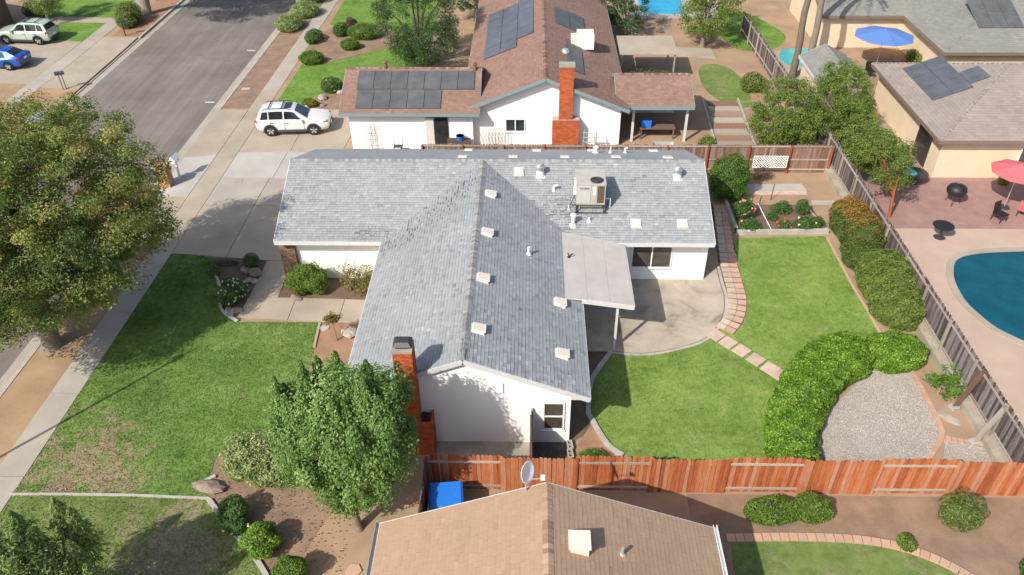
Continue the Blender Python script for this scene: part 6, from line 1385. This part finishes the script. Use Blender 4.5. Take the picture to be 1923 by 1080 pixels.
# ------------------------------------------------------------------ cars
def car(name, label, loc, rz, paint_, kind='suv', group=None, roof=None):
    r = thing(name, label, 'car', (*loc[:2], loc[2] if len(loc) > 2 else .027), rz, group)
    suv = kind == 'suv'
    if suv: X = [-2.30, -2.24, -2.05, -1.3, 0, .8, 1.05, 1.7, 2.08, 2.24, 2.30]; ZB = [.5, .36, .30, .27, .27, .27, .27, .28, .3, .36, .46]; ZT = [.8, 1.0, 1.09, 1.07, 1.03, 1.02, 1.04, .99, .93, .84, .7]; HW = [.70, .83, .90, .93, .93, .93, .92, .9, .84, .74, .6]
    else: X = [-2.30, -2.24, -2.05, -1.3, 0, .8, 1.05, 1.7, 2.08, 2.24, 2.30]; ZB = [.45, .3, .24, .2, .2, .2, .2, .22, .24, .3, .42]; ZT = [.72, .9, 1.0, .95, .9, .87, .86, .8, .74, .68, .58]; HW = [.68, .82, .88, .91, .91, .91, .9, .88, .82, .72, .58]
    mb = MB(); m_ = 13
    for x, zb, zt, hw in zip(X, ZB, ZT, HW):
        half = [(0, zb), (hw*.86, zb), (hw*.97, zb+.12), (hw, zb+.42*(zt-zb)), (hw*.985, zt-.12), (hw*.90, zt-.015), (0, zt+.035)]
        ring = half+[(-y, z) for y, z in half[-2:0:-1]]
        mb.v += [(x, y, z) for y, z in ring]
    R_ = len(ring)
    for i in range(len(X)-1):
        for j in range(R_): mb.f.append((i*R_+j, i*R_+(j+1) % R_, (i+1)*R_+(j+1) % R_, (i+1)*R_+j))
    mb.f.append(tuple(range(R_-1, -1, -1))); mb.f.append(tuple((len(X)-1)*R_+j for j in range(R_)))
    # cabin
    if suv: CX = [-2.18, -1.98, -1.7, -.9, 0., .22, 1.02]; CZ = [1.06, 1.5, 1.63, 1.68, 1.64, 1.56, 1.04]; CW = [.74, .63, .62, .63, .62, .60, .76]; zb = 1.0; bw = .83
    else: CX = [-2.0, -1.35, -.8, -.4, .1, .3, 1.15]; CZ = [.98, 1.32, 1.41, 1.43, 1.4, 1.34, .87]; CW = [.66, .55, .57, .58, .57, .56, .74]; zb = .86; bw = .80
    base = len(mb.v)
    for x, z, cw in zip(CX, CZ, CW):
        mb.v += [(x, -bw, zb), (x, -cw, z-.03), (x, -cw*.82, z), (x, cw*.82, z), (x, cw, z-.03), (x, bw, zb)]
    for i in range(len(CX)-1):
        for j in range(5): mb.f.append((base+i*6+j, base+(i+1)*6+j, base+(i+1)*6+j+1, base+i*6+j+1))
    body = mb.build('body', paint_, r, 32)
    me = body.data
    # roof skin of another colour
    if roof: MB().add([(CX[2], -CW[2]*.8, CZ[2]+.006), (CX[4], -CW[4]*.8, CZ[4]+.006), (CX[4], CW[4]*.8, CZ[4]+.006), (CX[2], CW[2]*.8, CZ[2]+.006), (CX[3], -CW[3]*.8, CZ[3]+.006), (CX[3], CW[3]*.8, CZ[3]+.006)], [(0, 4, 5, 3), (4, 1, 2, 5)]).build('roof_panel', roof, r)
    def sidept(x, t_, s):
        zz = np.interp(x, CX, CZ)-.03; cw = np.interp(x, CX, CW); return (x, s*(bw+(cw-bw)*t_+.014), zb+(zz-zb)*t_)
    wins = ((-1.95, -1.78, -1.45, -1.42), (-1.38, -1.36, -.52, -.5), (-.42, -.4, .72, .18)) if suv else ((-1.25, -1.05, -.55, -.5), (-.47, -.44, .8, .22))
    for s in (-1, 1):
        for (b0, t0, t1b, t1) in wins:
            qs = [(sidept(b0+(t1b-b0)*k_/5, .14, s), sidept((b0+(t1b-b0)*k_/5+t0+(t1-t0)*k_/5)/2, .5, s), sidept(t0+(t1-t0)*k_/5, .86, s)) for k_ in range(6)]
            mq = MB(); mq.v = [p_ for tri in qs for p_ in tri]
            for k_ in range(5):
                for j_ in (0, 1): f_ = (3*k_+j_, 3*k_+3+j_, 3*k_+4+j_, 3*k_+1+j_); mq.f.append(f_ if s < 0 else f_[::-1])
            o = mq.build('side_window', M['glass_dark'], r); o.modifiers.new('thick', 'SOLIDIFY').thickness = .006
    def pane(a, b, k0, k1, nm):
        xa, za, wa = CX[a], CZ[a], CW[a]; xb, zb_, wb = CX[b], CZ[b], CW[b]
        P0 = Vector((xa+(xb-xa)*k0, 0, za+(zb_-za)*k0)); P1 = Vector((xa+(xb-xa)*k1, 0, za+(zb_-za)*k1)); w0 = (wa+(wb-wa)*k0)*.86; w1 = (wa+(wb-wa)*k1)*.84
        n_ = (P1-P0).cross(Vector((0, 1, 0))).normalized(); n_ = n_ if n_.z > 0 else -n_; P0 += n_*.012; P1 += n_*.012
        o = MB().add([(P0.x, -w0, P0.z), (P1.x, -w1, P1.z), (P1.x, w1, P1.z), (P0.x, w0, P0.z)], [(0, 1, 2, 3)]).build(nm, M['glass_blue'] if nm == 'windshield' else M['glass_dark'], r); o.modifiers.new('thick', 'SOLIDIFY').thickness = .006
    pane(5, 6, .04, .93, 'windshield'); pane(0, 1, .12, .95, 'rear_window')
    wr = .36 if suv else .33; wb_ = (-1.36, 1.34)
    for x in wb_:
        for s in (-1, 1):
            w_ = thing('wheel', None, None); w_.parent = r; w_.location = (x, s*.83, wr)
            ty = MB().tube([(0, -.11, 0), (0, -.105, 0), (0, .105, 0), (0, .11, 0)], [wr*.9, wr, wr, wr*.9], 22).build('tyre', M['tyre'], w_, 50)
            MB().tube([(0, s*.105, 0), (0, s*.118, 0)], wr*.66, 20).build('rim', M['dark_metal'], w_)
            for i in range(5):
                a = i*2*math.pi/5+.3; MB().beam((0, s*.124, 0), (wr*.62*math.cos(a), s*.124, wr*.62*math.sin(a)), .014, .085).build('spoke', M['alloy'], w_)
            arch = MB(); k = 14; yo = s*.935
            for i in range(k+1):
                a = math.pi*i/k
                for rr in (wr*1.04, wr*1.24 if suv else wr*1.12): arch.v.append((x+rr*math.cos(a), yo, wr+rr*math.sin(a)))
            for i in range(k): q = (2*i, 2*i+1, 2*i+3, 2*i+2); arch.f.append(q)
            o = arch.build('wheel_arch', M['cladding'] if suv else M['black'], r); o.modifiers.new('thick', 'SOLIDIFY').thickness = .03
            dk = MB(); dk.v = [(x+wr*1.05*math.cos(2*math.pi*i/20), s*.93, wr+wr*1.05*math.sin(2*math.pi*i/20)) for i in range(20)]; dk.f = [tuple(range(20))]; o = dk.build('wheel_well', M['black'], r); o.modifiers.new('thick', 'SOLIDIFY').thickness = .01
    for s in (-1, 1):
        if suv: MB().b2((-.92, s*.90, .27), (.9, s*.945, .42)).build('sill', M['cladding'], r)
        MB().box((2.06, s*.66, .83 if suv else .64), (.3, .26, .11), -s*.62).build('headlight', M['lamp_clear'], r)
        MB().box((-2.12, s*.70, .94 if suv else .82), (.24, .3, .14), s*.62).build('taillight', M['red_lamp'], r)
        mr = MB().box((.66, s*.98, 1.06 if suv else .93), (.14, .2, .13)).build('mirror', paint_, r)
        for x in (-1.3, -.42, .78): MB().b2((x-.008, s*.905, .45), (x+.008, s*.936, .96 if suv else .84)).build('door_seam', M['cladding'], r)
        for x in (-1.2, -.25): MB().box((x, s*.935, .88 if suv else .76), (.2, .02, .03)).build('door_handle', M['cladding'] if suv else paint_, r)
        if suv: MB().tube([(-1.7, s*.58, 1.62), (-1.6, s*.58, 1.71), (-.2, s*.58, 1.71), (.0, s*.56, 1.64)], .02, 6).build('roof_rail', M['black'], r)
    if suv:
        for x in (-1.35, -.55): MB().beam((x, -.58, 1.73), (x, .58, 1.73), .05, .03).build('cross_bar', M['black'], r)
        MB().b2((-.42, -.42, 1.672), (-.02, .42, 1.69)).build('sunroof', M['glass_dark'], r)
    MB().box((2.27, 0, .5), (.1, 1.1, .26)).build('grille', M['black'], r); MB().box((-2.27, 0, .46), (.1, 1.3, .2)).build('rear_bumper', M['cladding'] if suv else M['paint_black'] if 'paint_black' in M else M['black'], r)
    MB().box((-2.315, 0, .72), (.02, .4, .13)).build('number_plate', M['white'], r); MB().box((2.325, 0, .5), (.02, .4, .13)).build('number_plate', M['white'], r)
    return r
car('parked_car', 'white compact sport utility parked on the north driveway', (-15.05, 46.42), math.radians(4), M['paint_white'])
car('parked_car', 'pale green crossover parked in the far driveway', (-40.4, 62.2), math.radians(176), M['paint_green'])
car('parked_car', 'bright blue sedan with dark roof parked in the far driveway', (-40.1, 56.95), math.radians(178), M['paint_blue'], 'sedan', roof=M['paint_black'])
car('parked_car', 'silver car at the far kerb half hidden by the big street tree', (-31.0, 46.2, -.13), math.radians(91), M['paint_silver'], 'sedan')
